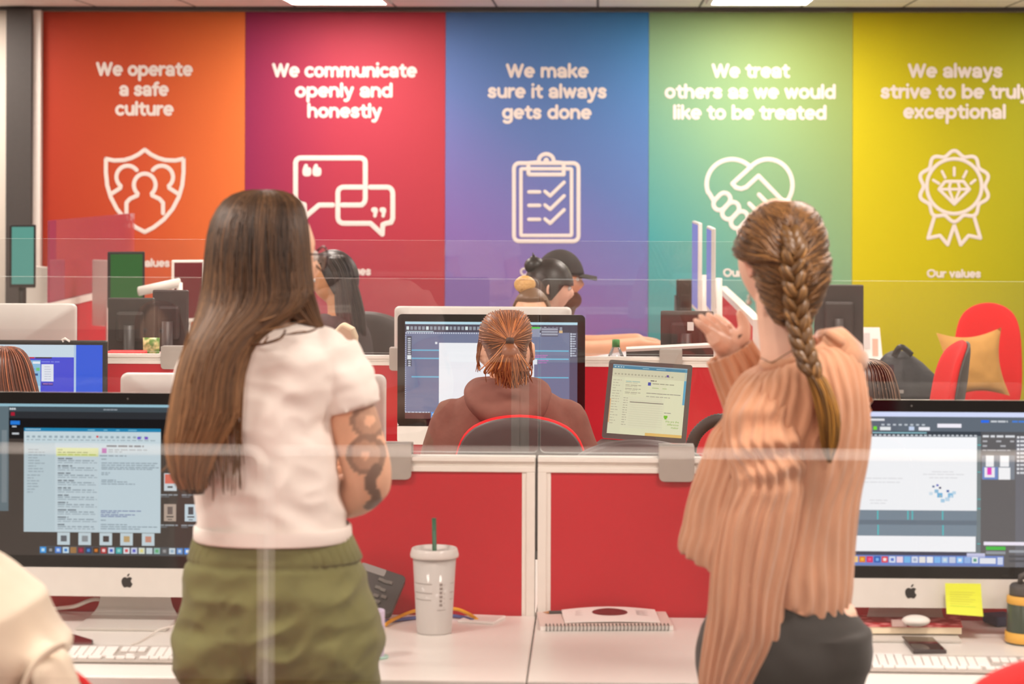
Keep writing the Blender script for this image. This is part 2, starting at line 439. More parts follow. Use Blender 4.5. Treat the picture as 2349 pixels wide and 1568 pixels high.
def icons(i, mb):
    if i == 0:
        w = 10.5; top = [(332, 343), (318, 354), (302, 362), (285, 367), (262, 368), (243, 364)]
        side = [(243, 364), (243, 395), (246, 425), (254, 452), (268, 479), (288, 503), (311, 521), (332, 532)]
        for p in (top, side): icon(mb, p, w); icon(mb, mirror(p, 332), w)
        icon(mb, arc(332, 424, 25, 26, -230, 50, 18), w); 
        sh = [(315, 448), (298, 456), (290, 465), (290, 489)]; icon(mb, sh, w); icon(mb, mirror(sh, 332), w)
        hd = arc(293, 406, 26, 26, 128, 322, 14); icon(mb, hd, w); icon(mb, mirror(hd, 332), w)
        sl = [(276, 431), (253, 446)]; icon(mb, sl, w); icon(mb, mirror(sl, 332), w)
    if i == 1:
        w = 12.5
        icon(mb, [(830, 470), (785, 470)], w); icon(mb, arc(826, 455, 12, 15, 90, 0, 5), w); icon(mb, [(838, 455), (838, 372)], w)
        icon(mb, arc(826, 372, 12, 10, 0, -90, 5), w); icon(mb, [(826, 362), (690, 362)], w); icon(mb, arc(690, 374, 12, 12, -90, -180, 5), w)
        icon(mb, [(678, 374), (678, 455), (684, 466), (698, 469), (699, 498), (732, 470), (763, 470)], w)
        icon(mb, [(830, 429), (788, 429)], w); icon(mb, [(849, 429), (888, 429)], w); icon(mb, arc(888, 444, 13, 15, -90, 0, 5), w)
        icon(mb, [(901, 444), (901, 500), (897, 510), (886, 512), (878, 515), (877, 537), (850, 512), (788, 512)], w)
        icon(mb, arc(788, 498, 13, 14, 90, 180, 5), w); icon(mb, [(775, 498), (775, 442)], w); icon(mb, arc(788, 442, 13, 13, 180, 270, 5), w)
        for x in (701, 724): icon(mb, [(x, 390), (x, 397), (x + 6, 397), (x + 6, 390)], 16); icon(mb, [(x - 2, 388), (x + 1, 380)], 10)
        for x in (857, 876): icon(mb, [(x, 481), (x + 4, 481), (x + 4, 485)], 13); icon(mb, [(x + 4, 488), (x + 3, 495)], 9)
    if i == 2:
        w = 10
        icon(mb, rrect(1179, 1327, 374, 553, 12, 4), w, True); icon(mb, rrect(1195, 1311, 387, 540, 2, 2), 9, True)
        icon(mb, [(1212, 400), (1212, 374), (1232, 372)] + arc(1253, 368, 17, 15, 170, 370, 10) + [(1274, 372), (1293, 374), (1293, 400)], w, True)
        icon(mb, arc(1253, 368, 3, 3, 0, 360, 8), 8)
        for y in (440, 471, 503): icon(mb, [(1213, y), (1238, y)], 9); icon(mb, [(1250, y - 1), (1262, y + 9), (1294, y - 22)], 9)
    if i == 3:
        w = 11
        icon(mb, [(1637, 460), (1625, 440)] + arc(1679, 422, 58, 57, 160, 318, 18), w)
        icon(mb, [(1722, 383)] + arc(1762, 424, 56, 59, -140, 42, 18), w)
        icon(mb, [(1722, 383), (1680, 421), (1688, 430), (1700, 433), (1712, 429), (1740, 403), (1797, 462)], w)
        icon(mb, [(1741, 446), (1766, 472)], w); icon(mb, [(1719, 467), (1736, 484)], w)
        for x, y in ((1656, 462), (1676, 483), (1696, 504), (1714, 524)):
            c, s = math.cos(R(-47)), math.sin(R(-47)); pts = []
            for px, py in arc(8, 0, 14, 14, -90, 90, 8) + arc(-8, 0, 14, 14, 90, 270, 8): pts.append((x + px * c - py * s, y + px * s + py * c))
            icon(mb, pts, w, True)
    if i == 4:
        w = 9; pts = []
        for k in range(120):
            a = 2 * math.pi * k / 120; r = 76 + 5.5 * math.cos(10 * a); pts.append((2189 + r * math.sin(a), 427 - r * math.cos(a)))
        icon(mb, pts, w, True); icon(mb, arc(2189, 427, 63, 63, 0, 360, 40), w)
        icon(mb, [(2168, 416), (2210, 416), (2224, 434), (2189, 468), (2154, 434)], 8, True); icon(mb, [(2156, 434), (2222, 434)], 7)
        icon(mb, [(2181, 416), (2177, 434), (2189, 466)], 7); icon(mb, [(2197, 416), (2202, 434), (2189, 466)], 7)
        for p in ([(2189, 385), (2189, 402)], [(2161, 393), (2168, 407)], [(2217, 393), (2210, 407)], [(2141, 413), (2154, 421)], [(2237, 413), (2227, 421)]): icon(mb, p, 7)
        rb = [(2143, 498), (2129, 546), (2156, 540), (2174, 561), (2189, 516)]; icon(mb, rb, w); icon(mb, mirror(rb, 2189), w)
for i in range(5):
    xa, xb = A(PB[i], 300, PY).x, A(PB[i + 1], 300, PY).x; zt = A(1174, 26, PY).z - .004
    t = thing('wall_graphic', LB[i], 'wall graphic', (xa + .001, PY, .11))
    MB().box(xa + .001, xb - .001, PY, PY + .010, .11, zt).build('panel', PM[i], t)
    for s, x, y, wd_ in TX[i]:
        text_at(t, 'heading_word', M_print, s, x, y, 24.5, wd_, IY)
    mb = MB(); icons(i, mb); mb.build('icon', M_print, t)
    text_at(t, 'footer_word', M_print, 'Our values', FT[i][0], FT[i][1], 14.5, 121, IY)
# ================================================================== builders for furniture
DZ = 0.73                                 # desk height
Y1, Y2 = 5.50, 8.58                       # front faces of the two rows of red dividers
RZ = A(1235, 1049, Y1).z                  # top of the divider rail
GT = A(1235, 640, Y1 + .02).z             # top of the glass
GB = RZ + .009                            # glass stands just clear of the rail
def desk(xa, xb, ya, yb, label, group, legs=True):
    t = thing('desk', label, 'desk', ((xa + xb) / 2, (ya + yb) / 2, 0), group=group)
    bevel(MB().box(xa, xb, ya, yb, DZ - .025, DZ).build('desktop', M_white, t), .003)
    for sx, xx in ((0, xa + .06), (1, xb - .06)):
        f = MB()
        for yy in (ya + .06, yb - .08): f.box(xx - .025, xx + .025, yy - .025, yy + .025, 0, DZ - .026)
        f.box(xx - .02, xx + .02, ya + .085, yb - .105, DZ - .07, DZ - .027)
        f.build('leg_frame', M_frame, t)
    MB().box(xa + .1, xb - .1, yb - .1, yb - .08, .35, DZ - .03).build('modesty_panel', M_white, t)
    return t
def divider(xa, xb, Y, label, group, zt=None, rot=False):   # red fabric panel in a white two-step frame
    zt = zt or RZ; T = .045
    t = thing('desk_divider', label, 'divider', ((xa + xb) / 2, Y + T / 2, 0), group=group)
    MB().box(xa + .03, xb - .03, Y + .006, Y + T - .006, .03, zt - .033).build('fabric_panel', M_redfab, t)
    f = MB()
    for side in (0, 1):
        ya, yb = (Y, Y + .012) if side == 0 else (Y + T - .012, Y + T)
        f.box(xa, xb, ya, yb, zt - .034, zt - .021)      # lower rail
    f.box(xa, xb, Y + .005, Y + T - .005, zt - .021, zt - .010)
    f.box(xa, xb, Y - .003, Y + T + .003, zt - .010, zt)
    for a, bb in ((xa, xa + .030), (xb - .030, xb)):
        f.box(a, bb, Y + .004, Y + T - .004, .0, zt - .034)
        m_ = (a + bb) / 2
        f.box(a + (.0 if a == xa else .010), bb - (.010 if a == xa else .0), Y, Y + T, .0, zt - .034)
    bevel(f.build('frame', M_frame, t), .0015)
    return t
def glass_screen(xa, xb, Y, label, group, clamps, zb=None, zt=None, th=.010, hz=M_gedge):
    zb = zb or GB; zt = zt or GT
    t = thing('glass_screen', label, 'glass screen', ((xa + xb) / 2, Y, zb), group=group)
    g = MB(); r = .012; o = rrect(xa, xb, zb, zt, r, 5); n = len(o); y0, y1 = Y - th / 2, Y + th / 2
    vs = [(x, y0, z) for x, z in o] + [(x, y1, z) for x, z in o]
    g.add(vs, [tuple(reversed(range(n))), tuple(range(n, 2 * n))], 0)
    g.add(vs, [(j, (j + 1) % n, (j + 1) % n + n, j + n) for j in range(n)], 1)
    g.build('pane', [M_glass, hz], t)
    for x in clamps:
        c = MB(); w = .04; zc = RZ - .052 if zb == GB else zb - .06; zu = zb + .020
        poly = [(-w, zu), (-w, zc + .012)] + [(-w + .012 - .012 * math.cos(R(a)), zc + .012 - .012 * math.sin(R(a))) for a in (30, 60, 90)] + \
               [(w - .012 + .012 * math.cos(R(a)), zc + .012 - .012 * math.sin(R(a))) for a in (90, 60, 30)] + [(w, zc + .012), (w, zu)]
        for yy, hh in ((Y - .030, .004), (Y + .026, .004)):
            c.prism(poly, (x, yy, 0), X_, Z_, (0, hh, 0))
        for sgn in (-1, 1):
            ya, yb = sorted((Y + sgn * (th / 2 + .0005), Y + sgn * .0295))
            c.box(x - w, x + w, ya, yb, zb + .014, zu)
        bevel(c.build('clamp', M_clamp, t), .0015)
    return t
def chair(name, label, loc, rz, red=True, group=None, arms=True, high=1.02, wide=1.0):
    t = thing(name, label, 'chair', loc, rz, group)
    mc = M_chairred if red else M_shell
    seat = [(-.23, -.20), (.23, -.20), (.25, .05), (.22, .24), (-.22, .24), (-.25, .05)]
    bevel(MB().prism(seat, (0, 0, .43), X_, Y_, (0, 0, .06)).build('seat', mc, t, False), .025, 3)
    bevel(MB().prism([(x * .97, y * .97) for x, y in seat], (0, 0, .405), X_, Y_, (0, 0, .022)).build('seat_pan', M_shell, t, False), .006)
    H = high - .52
    half = [(.150, .0), (.195, .05), (.222, .16), (.218, H * .62), (.200, H * .80), (.165, H * .905), (.11, H * .965), (.05, H * .993), (0, H)]
    half = [tuple(p) for p in catmull(half, 3)]
    out = half + [(-x, z) for x, z in reversed(half[:-1])]
    def pad(scale, y0, th, dome):
        mb = MB(); lean = math.tan(R(7)); n = len(out)
        rows = []
        for k, (s_, dy) in enumerate(((.0001, dome), (.5, dome * .8), (.86, dome * .25), (.975, -th * .22), (1.0, -th * .5), (.975, -th * .78), (.86, -th * 1.02), (.5, -th * 1.15), (.0001, -th * 1.2))):
            rows.append([Vector((x * s_ * scale * wide, y0 + dy - lean * ((z - H / 2) * s_ * scale + H / 2) + .05 * (x * s_) ** 2 / .04, .52 + H / 2 + (z - H / 2) * s_ * scale)) for x, z in out])
        return mb.rings(rows, True)
    pad(1.0, -.175, .040, .010).build('backrest', mc, t, False)
    pad(.978, -.207, .020, .0).build('back_shell', M_shell, t, False)
    MB().tube([(0, -.05, .42), (0, -.2, .40), (0, -.27, .45), (0, -.285, .62)], .022, 10).build('back_bar', M_black, t, False)
    MB().tube([(0, 0, .14), (0, 0, .30), (0, 0, .302), (0, 0, .408)], [.028, .028, .02, .02], 12).build('gas_column', M_black, t, False)
    for k in range(5):
        a = 2 * math.pi * k / 5 + .3; ca, sa = math.cos(a), math.sin(a)
        lg = MB().tube([(0, 0, .14), (.15 * ca, .15 * sa, .115), (.30 * ca, .30 * sa, .085)], [.026, .022, .016], 8).build('base_leg', M_black, t, False)
        q = MB()
        for o in (-.016, .016):
            cx, cy = .30 * ca - sa * o, .30 * sa + ca * o
            q.tube([(cx - sa * -.009, cy + ca * -.009, .03), (cx - sa * .009, cy + ca * .009, .03)], .03, 14)
        q.build('caster', M_black, lg, False)
    if arms:
        for sx in (-1, 1):
            a = MB(); x = .285 * sx
            a.tube([(.18 * sx, .02, .415), (.255 * sx, .02, .42), (x, .02, .47), (x, .02, .655)], .016, 8)
            a.build('arm_post', M_black, t, False)
            bevel(MB().box(x - .04, x + .04, -.11, .13, .655, .685).build('arm_pad', M_black, t, False), .012, 3)
    return t
# --- screens: flat coloured patches of light, layer by layer
def ui(rects, box, w, h, org, ax, az, nrm, name, parent, world=False):
    mb = MB(); x0, y0, x1, y1 = box
    for lay, a, b_, c, d, col in rects:
        a, c = max(a, x0), min(c, x1); b_, d = max(b_, y0), min(d, y1)
        if c <= a or d <= b_: continue
        o = org + nrm * (.0005 * lay)
        P = lambda x, y: o + ax * ((x - x0) / (x1 - x0) * w) + az * ((y1 - y) / (y1 - y0) * h)
        mb.quad(P(a, d), P(c, d), P(c, b_), P(a, b_), 0, rgb(col))
    return mb.build(name, M_ui, parent, world)
rnd = random.Random(3)
def words(lay, x0, x1, y, h, col, gap=3.0, lo=6, hi=22):
    out = []; x = x0
    while x < x1 - 2:
        w = rnd.uniform(lo, hi); out.append((lay, x, y, min(x + w, x1), y + h, col)); x += w + gap
    return out
def dock(lay, x0, y, size, step, cols):
    out = []
    for k, c in enumerate(cols):
        x = x0 + k * step
        out.append((lay, x, y, x + size, y + size, c[0]))
        if len(c) > 1: out.append((lay + 1, x + size * .25, y + size * .25, x + size * .75, y + size * .75, c[1]))
    return out
APPLE = [(0, .62), (.12, .70), (.30, .74), (.46, .68), (.56, .58), (.46, .50), (.40, .36), (.42, .20), (.50, .08), (.60, .02), (.52, -.16), (.40, -.34), (.28, -.40), (.14, -.36), (0, -.32),
         (-.14, -.36), (-.28, -.40), (-.42, -.30), (-.56, -.04), (-.62, .22), (-.58, .48), (-.44, .66), (-.28, .72), (-.12, .70)]
LEAF = [(0, .78), (.02, .94), (.12, 1.08), (.26, 1.14), (.26, 1.0), (.16, .86)]
def imac(label, loc, rz, rects=None, box=None, group=None, back_logo=True, tilt=0):
    t = thing('desktop_computer', label, 'computer', loc, rz, group)
    W, zb, zc, zt = .65, .064, .128, .516
    yf = -.03
    # back shell, bulging
    def shell_row(s_, y): return [Vector((x, y, z)) for x, z in rrect(-W / 2 * s_, W / 2 * s_, (zb + zt) / 2 - (zt - zb) / 2 * s_, (zb + zt) / 2 + (zt - zb) / 2 * s_, .018 * max(s_, .2), 5)]
    rows = [shell_row(1, yf + .0035), shell_row(1, yf + .008)] + [shell_row(s_, yf + .008 + .042 * (1 - s_ ** 3)) for s_ in (.97, .92, .84, .72, .56, .36, .12)]
    MB().rings(rows, True).build('back_shell', M_alu, t, False)
    bez = rrect(-W / 2, W / 2, zc, zt, .016, 5)
    bez = [p for p in bez if True]
    MB().prism([(x, z) if z > zc + .017 else (math.copysign(W / 2, x), zc) if abs(x) > W / 2 - .02 and z < zc + .001 else (x, z) for x, z in bez], (0, yf, 0), X_, Z_, (0, .003, 0)).build('bezel', M_dark, t, False)
    ch = [(-W / 2, zc - .0005), (-W / 2, zb + .016)] + [(-W / 2 + .016 - .016 * math.cos(R(a)), zb + .016 - .016 * math.sin(R(a))) for a in (30, 60, 90)] + [(W / 2 - .016 + .016 * math.cos(R(a)), zb + .016 - .016 * math.sin(R(a))) for a in (90, 60, 30)] + [(W / 2, zb + .016), (W / 2, zc - .0005)]
    MB().prism(ch, (0, yf, 0), X_, Z_, (0, .003, 0)).build('chin', M_alu, t, False)
    lg = MB()
    for poly in (APPLE, LEAF): lg.prism([(x * .0205, y * .0205) for x, y in poly], (0, yf - .0008, .0925), X_, Z_, (0, .0006, 0))
    lg.build('front_logo', M_black, t, False)
    if back_logo:
        lg = MB()
        for poly in (APPLE, LEAF): lg.prism([(x * .055, y * .055) for x, y in poly], (0, yf + .0512, .30), -X_, Z_, (0, .0006, 0))
        lg.build('back_logo', M_black, t, False)
    MB().lathe([(.0022, 0), (.0001, .0004)], (0, 0, 0), 10).build('camera_dot', M_metal, t, False).matrix_local = Matrix.Translation((0, yf - .0002, zt - .013)) @ Matrix.Rotation(R(90), 4, 'X')
    if rects: ui(rects, box, .597, .336, Vector((-.2985, yf - .0004, zc + .026)), X_, Z_, -Y_, 'display', t)
    # bent sheet stand
    prof = [(.02, .28), (.035, .2), (.052, .1), (.062, .03), (.062, .012), (.055, .004), (.04, .0), (-.10, 0)]
    wd_ = [.062, .066, .071, .082, .090, .096, .10, .10]
    st = MB(); vs = []; fs = []
    prof = [tuple(p) for p in catmull([(a, b_, c) for (a, b_), c in zip(prof, wd_)], 3)]
    n = len(prof)
    for (y, z, hw) in prof: vs += [(-hw, y, z + .0065), (hw, y, z + .0065), (hw, y + .0045, z + .001), (-hw, y + .0045, z + .001)]
    for k in range(n - 1):
        a, b_ = k * 4, k * 4 + 4
        for q in range(4): fs.append((a + q, a + (q + 1) % 4, b_ + (q + 1) % 4, b_ + q))
    fs += [(3, 2, 1, 0), (n * 4 - 4, n * 4 - 3, n * 4 - 2, n * 4 - 1)]
    st.add(vs, fs, smooth=False).build('stand', M_alu, t, False)
    return t
def monitor(label, loc, rz, w=.6, h=.36, zb=.12, rects=None, box=None, group=None, frame=None, name='monitor'):
    t = thing(name, label, 'monitor', loc, rz, group); fm = frame or M_black
    bevel(MB().box(-w / 2, w / 2, 0, .022, zb, zb + h).build('housing', fm, t, False), .006)
    bevel(MB().box(-w * .3, w * .3, .0222, .05, zb + h * .2, zb + h * .75).build('rear_cover', fm, t, False), .012)
    if rects: ui(rects, box, w - .03, h - .035, Vector((-w / 2 + .015, -.0006, zb + .02)), X_, Z_, -Y_, 'display', t)
    else: MB().box(-w / 2 + .015, w / 2 - .015, -.001, -.0002, zb + .02, zb + h - .015).build('display', M_dark, t, False)
    MB().tube([(0, .060, .012), (0, .060, zb + h * .5)], .022, 10).build('neck', fm, t, False)
    bevel(MB().box(-.12, .12, -.02, .15, 0, .012).build('foot', fm, t, False), .004)
    return t
# ================================================================== dividers, glass, desks (rows across the room)
SX = A(1230, 1240, Y1).x                  # seam between the two front desks
L = 1.75
d1a = divider(SX - L, SX - .003, Y1, 'red divider panel behind the cup and left desktop computer', 'red desk dividers of the front row')
d1b = divider(SX + .003, SX + L, Y1, 'red divider panel behind the spiral notebook', 'red desk dividers of the front row')
GY = Y1 + .022
gx = A(1237.5, 800, GY).x
ca, cb = A(904, 1060, Y1).x, A(1552, 1060, Y1).x
glass_screen(gx - L, gx - .0025, GY, 'clear glass screen on the divider behind the long haired woman', 'glass screens of the front row', [ca, gx - L + .30])
glass_screen(gx + .0025, gx + L, GY, 'clear glass screen on the divider behind the woman with a braid', 'glass screens of the front row', [cb, gx + L - .30])
FY = AZ(1205, 1562, DZ).y
desk(SX - L, SX - .0015, FY, Y1 - .004, 'white desk with the plastic cup, left of the desk seam', 'white desks of the front row')
desk(SX + .0015, SX + L, FY, Y1 - .004, 'white desk with the spiral notebook, right of the desk seam', 'white desks of the front row')
desk(SX - L, SX - .0015, Y1 + .05, Y1 + .80, 'white desk behind the red divider, carrying the turned away computer', 'white desks behind the front dividers')
desk(SX + .0015, SX + L, Y1 + .05, Y1 + .80, 'white desk behind the red divider on the right', 'white desks behind the front dividers')
# nearest glass, close to the camera
Y0 = 2.12; g0 = A(610, 1350, Y0).x
M_gedge0 = glass_mat('near_glass_edge', haze=0.9, hazecol=(255, 250, 245))
z0 = A(1174, 1036, Y0).z
divider(g0 - 1.3, g0 - .003, Y0 - .022, 'low red divider under the near left glass screen', 'nearest red dividers', zt=z0 - .42)
divider(g0 + .003, g0 + 1.4, Y0 - .022, 'low red divider under the near right glass screen', 'nearest red dividers', zt=z0 - .42)
glass_screen(g0 - 1.3, g0 - .003, Y0, 'glass screen closest to the viewer, in front of the cream jacket', 'nearest glass screens', [g0 - .9], zb=z0 - .41, zt=z0, th=.012, hz=M_gedge0)
glass_screen(g0 + .003, g0 + 1.4, Y0, 'glass screen closest to the viewer, in front of both standing women', 'nearest glass screens', [g0 + .9], zb=z0 - .41, zt=z0, th=.012, hz=M_gedge0)
# second row
J2 = A(598, 820, Y2).x; E2 = A(1745, 820, Y2).x; L2 = E2 - J2
divider(J2 + .003, E2, Y2, 'red divider panel in the second row, behind the hooded woman', 'red desk dividers of the second row', zt=A(1235, 818, Y2).z)
divider(J2 - L2, J2 - .003, Y2, 'red divider panel in the second row, beside the blue screen', 'red desk dividers of the second row', zt=A(1235, 818, Y2).z)
RZ2 = A(1235, 818, Y2).z; GY2 = Y2 + .022; GT2 = A(1200, 552, GY2).z
_rz = RZ; RZ = RZ2; GB = RZ2 + .009
glass_screen(J2 + .003, E2, GY2, 'second row glass screen in front of the man with a cap', 'glass screens of the second row', [A(1539, 815, Y2).x, J2 + .5], zt=GT2, zb=GB)
glass_screen(J2 - L2, J2 - .003, GY2, 'second row glass screen above the blue screen', 'glass screens of the second row', [A(395, 820, Y2).x, J2 - L2 + .3], zt=GT2, zb=GB)
RZ = _rz; GB = RZ + .009
desk(J2 + .0015, E2, Y2 - .80, Y2 - .004, 'white desk of the hooded woman in the second row', 'white desks of the second row')
desk(J2 - L2, J2 - .0015, Y2 - .80, Y2 - .004, 'white desk in the second row under the blue screen', 'white desks of the second row')
desk(J2 + .0015, E2, Y2 + .05, Y2 + .85, 'white desk beyond the second row glass, right half', 'white desks beyond the second row')
desk(J2 - L2, J2 - .0015, Y2 + .05, Y2 + .85, 'white desk beyond the second row glass, left half', 'white desks beyond the second row')

# ================================================================== desktop computers
BLACK, GREY = (30, 28, 30), (70, 78, 86)
def left_ui():
    r = [(0, -40, 920, 640, 1300, (62, 54, 50)), (1, -40, 928, 640, 934, (150, 190, 205)), (1, -40, 934, 16, 1180, (95, 112, 120)), (2, 0, 990, 12, 1160, (120, 132, 138)),
         (1, 16, 934, 640, 946, (62, 74, 82)), (1, 16, 946, 640, 962, (38, 42, 48)), (1, 16, 962, 420, 1010, (18, 18, 22)), (1, 16, 962, 640, 985, (18, 18, 22))]
    r += [(2, 18 + 5 * k, 938, 22 + 5 * k, 942, (215, 222, 226)) for k in range(3)] + [(2, 21, 948, 30, 956, (170, 20, 50)), (2, 20, 968, 42, 977, (30, 120, 215)), (2, 24, 980, 34, 983, (200, 205, 210)), (2, 24, 996, 40, 1000, (200, 205, 210))]
    r += words(2, 236, 268, 939, 2.5, (150, 160, 168), 1, 4, 12)
    r += [(3, 52, 985, 369, 1228, (190, 209, 216)), (4, 52, 984, 369, 992, (24, 130, 175)), (4, 52, 992, 369, 1016, (198, 214, 220)), (4, 52, 1018, 124, 1226, (186, 204, 211)), (4, 125, 1018, 225, 1226, (196, 212, 219)), (4, 226, 1018, 369, 1226, (194, 212, 220))]
    r += [(5, 56 + 4 * k, 986, 58 + 4 * k, 989, (200, 230, 240)) for k in range(9)] + words(5, 200, 330, 987, 2, (120, 190, 215), 20, 8, 22)
    for k in range(22): r.append((5, 58 + 13 * k, 1002, 65 + 13 * k, 1007, (150, 168, 178)) if k != 12 else (5, 220, 1001, 225, 1006, (205, 70, 80)))
    r += [(6, 315, 1003, 323, 1009, (110, 90, 200)), (6, 332, 1003, 340, 1009, (120, 80, 190))] + words(5, 58, 360, 1011, 1.6, (130, 148, 158), 4, 4, 12)
    for k in range(9): r += words(5, 62, 62 + rnd.uniform(14, 40), 1034 + 6.4 * k, 2, (140, 156, 166), 2, 6, 14)
    for k in range(7): r += words(5, 60, 60 + rnd.uniform(12, 30), 1094 + 6.6 * k, 2, (140, 156, 166), 2, 6, 14)
    r += [(5, 127, 1030, 225, 1050, (214, 222, 160))]
    r += words(6, 131, 142, 1034, 2, (150, 160, 70)) + words(6, 131, 200, 1040, 2, (130, 140, 60)) + words(6, 131, 220, 1045, 2, (170, 190, 40))
    for k in range(10):
        y = 1054 + 17.2 * k
        r += words(6, 131, 131 + rnd.uniform(18, 45), y, 2.6, (78, 92, 104)) + words(6, 131, 215, y + 5, 2, (120, 138, 150)) + words(6, 131, 222, y + 10, 1.8, (142, 160, 170))
    r += words(6, 244, 330, 1023, 4, (90, 100, 112), 3, 8, 24) + [(6, 233, 1030, 244, 1042, (176, 60, 170))] + words(6, 248, 340, 1033, 2, (120, 136, 148)) + words(6, 248, 280, 1038, 2, (140, 156, 166)) + words(6, 228, 290, 1047, 2, (120, 136, 148))
    for y, x in ((1055, 246), (1064, 362), (1069, 356), (1074, 365), (1078, 350), (1087, 252), (1091, 248), (1104, 266), (1108, 292), (1113, 310)): r += words(6, 232, x, y, 2, (128, 146, 158), 2, 5, 16)
    for y, x in ((1176, 325), (1180, 272), (1185, 310), (1189, 292), (1198, 244), (1208, 292), (1213, 362), (1218, 322)): r += words(6, 231, x, y, 2, (96, 110, 160) if y < 1190 else (128, 146, 158), 2, 6, 18)
    for x, c1, c2 in ((377, (220, 110, 90), (190, 150, 120)), (426, (160, 200, 215), (90, 110, 120))):
        r += [(2, x, 1088, x + 29, 1129, (205, 214, 218)), (3, x + 2, 1090, x + 26, 1112, c1), (3, x + 8, 1118, x + 20, 1122, (60, 60, 64))] + words(2, x - 8, x + 34, 1137, 3, (150, 158, 164), 2) + words(2, x - 8, x + 12, 1142, 2, (110, 116, 122), 2)
    for x, c1, c2 in ((377, (180, 160, 145), (110, 95, 90)), (425, (196, 214, 222), (70, 74, 80))):
        r += [(2, x, 1160, x + 28, 1200, c1), (3, x + 8, 1166, x + 20, 1184, c2), (3, x + 6, 1188, x + 22, 1191, (50, 48, 50)), (3, x + 9, 1195, x + 19, 1197, (50, 48, 50))] + words(2, x - 8, x + 32, 1208, 3, (150, 158, 164), 2) + words(2, x - 8, x + 10, 1213, 2, (110, 116, 122), 2)
    for x, c in ((130, (96, 100, 106)), (179, (140, 146, 150)), (228, (70, 60, 60)), (276, (190, 160, 110)), (326, (200, 140, 120))):
        r += [(2, x, 1229, x + 29, 1258, (196, 212, 218)), (3, x + 8, 1236, x + 22, 1250, c)]
    r += [(2, 88, 1261, 600, 1281, (72, 78, 84))]
    DC = [((40, 150, 225), (190, 225, 245)), ((58, 60, 62), (150, 150, 152)), ((70, 130, 215), (190, 210, 240)), ((200, 225, 240), (60, 130, 200)), ((160, 116, 66),), ((120, 26, 50), (180, 40, 80)), ((26, 50, 96), (60, 130, 200)), ((70, 38, 12), (210, 120, 30)),
          ((176, 30, 36), (240, 200, 200)), ((205, 215, 235), (40, 90, 190)), ((50, 170, 170), (140, 210, 200)), ((225, 228, 232), (215, 80, 90)), ((200, 208, 232), (90, 90, 190)), ((215, 222, 205), (225, 215, 130)), ((200, 214, 218),), ((150, 190, 180), (90, 170, 110)),
          ((90, 90, 92), (150, 150, 150)), ((205, 216, 222), (150, 180, 200)), ((90, 140, 200), (190, 210, 230)), ((45, 140, 235), (230, 240, 250)), ((225, 90, 90),), ((120, 200, 120),)]
    return r + dock(3, 90, 1263, 14, 17.6, DC)
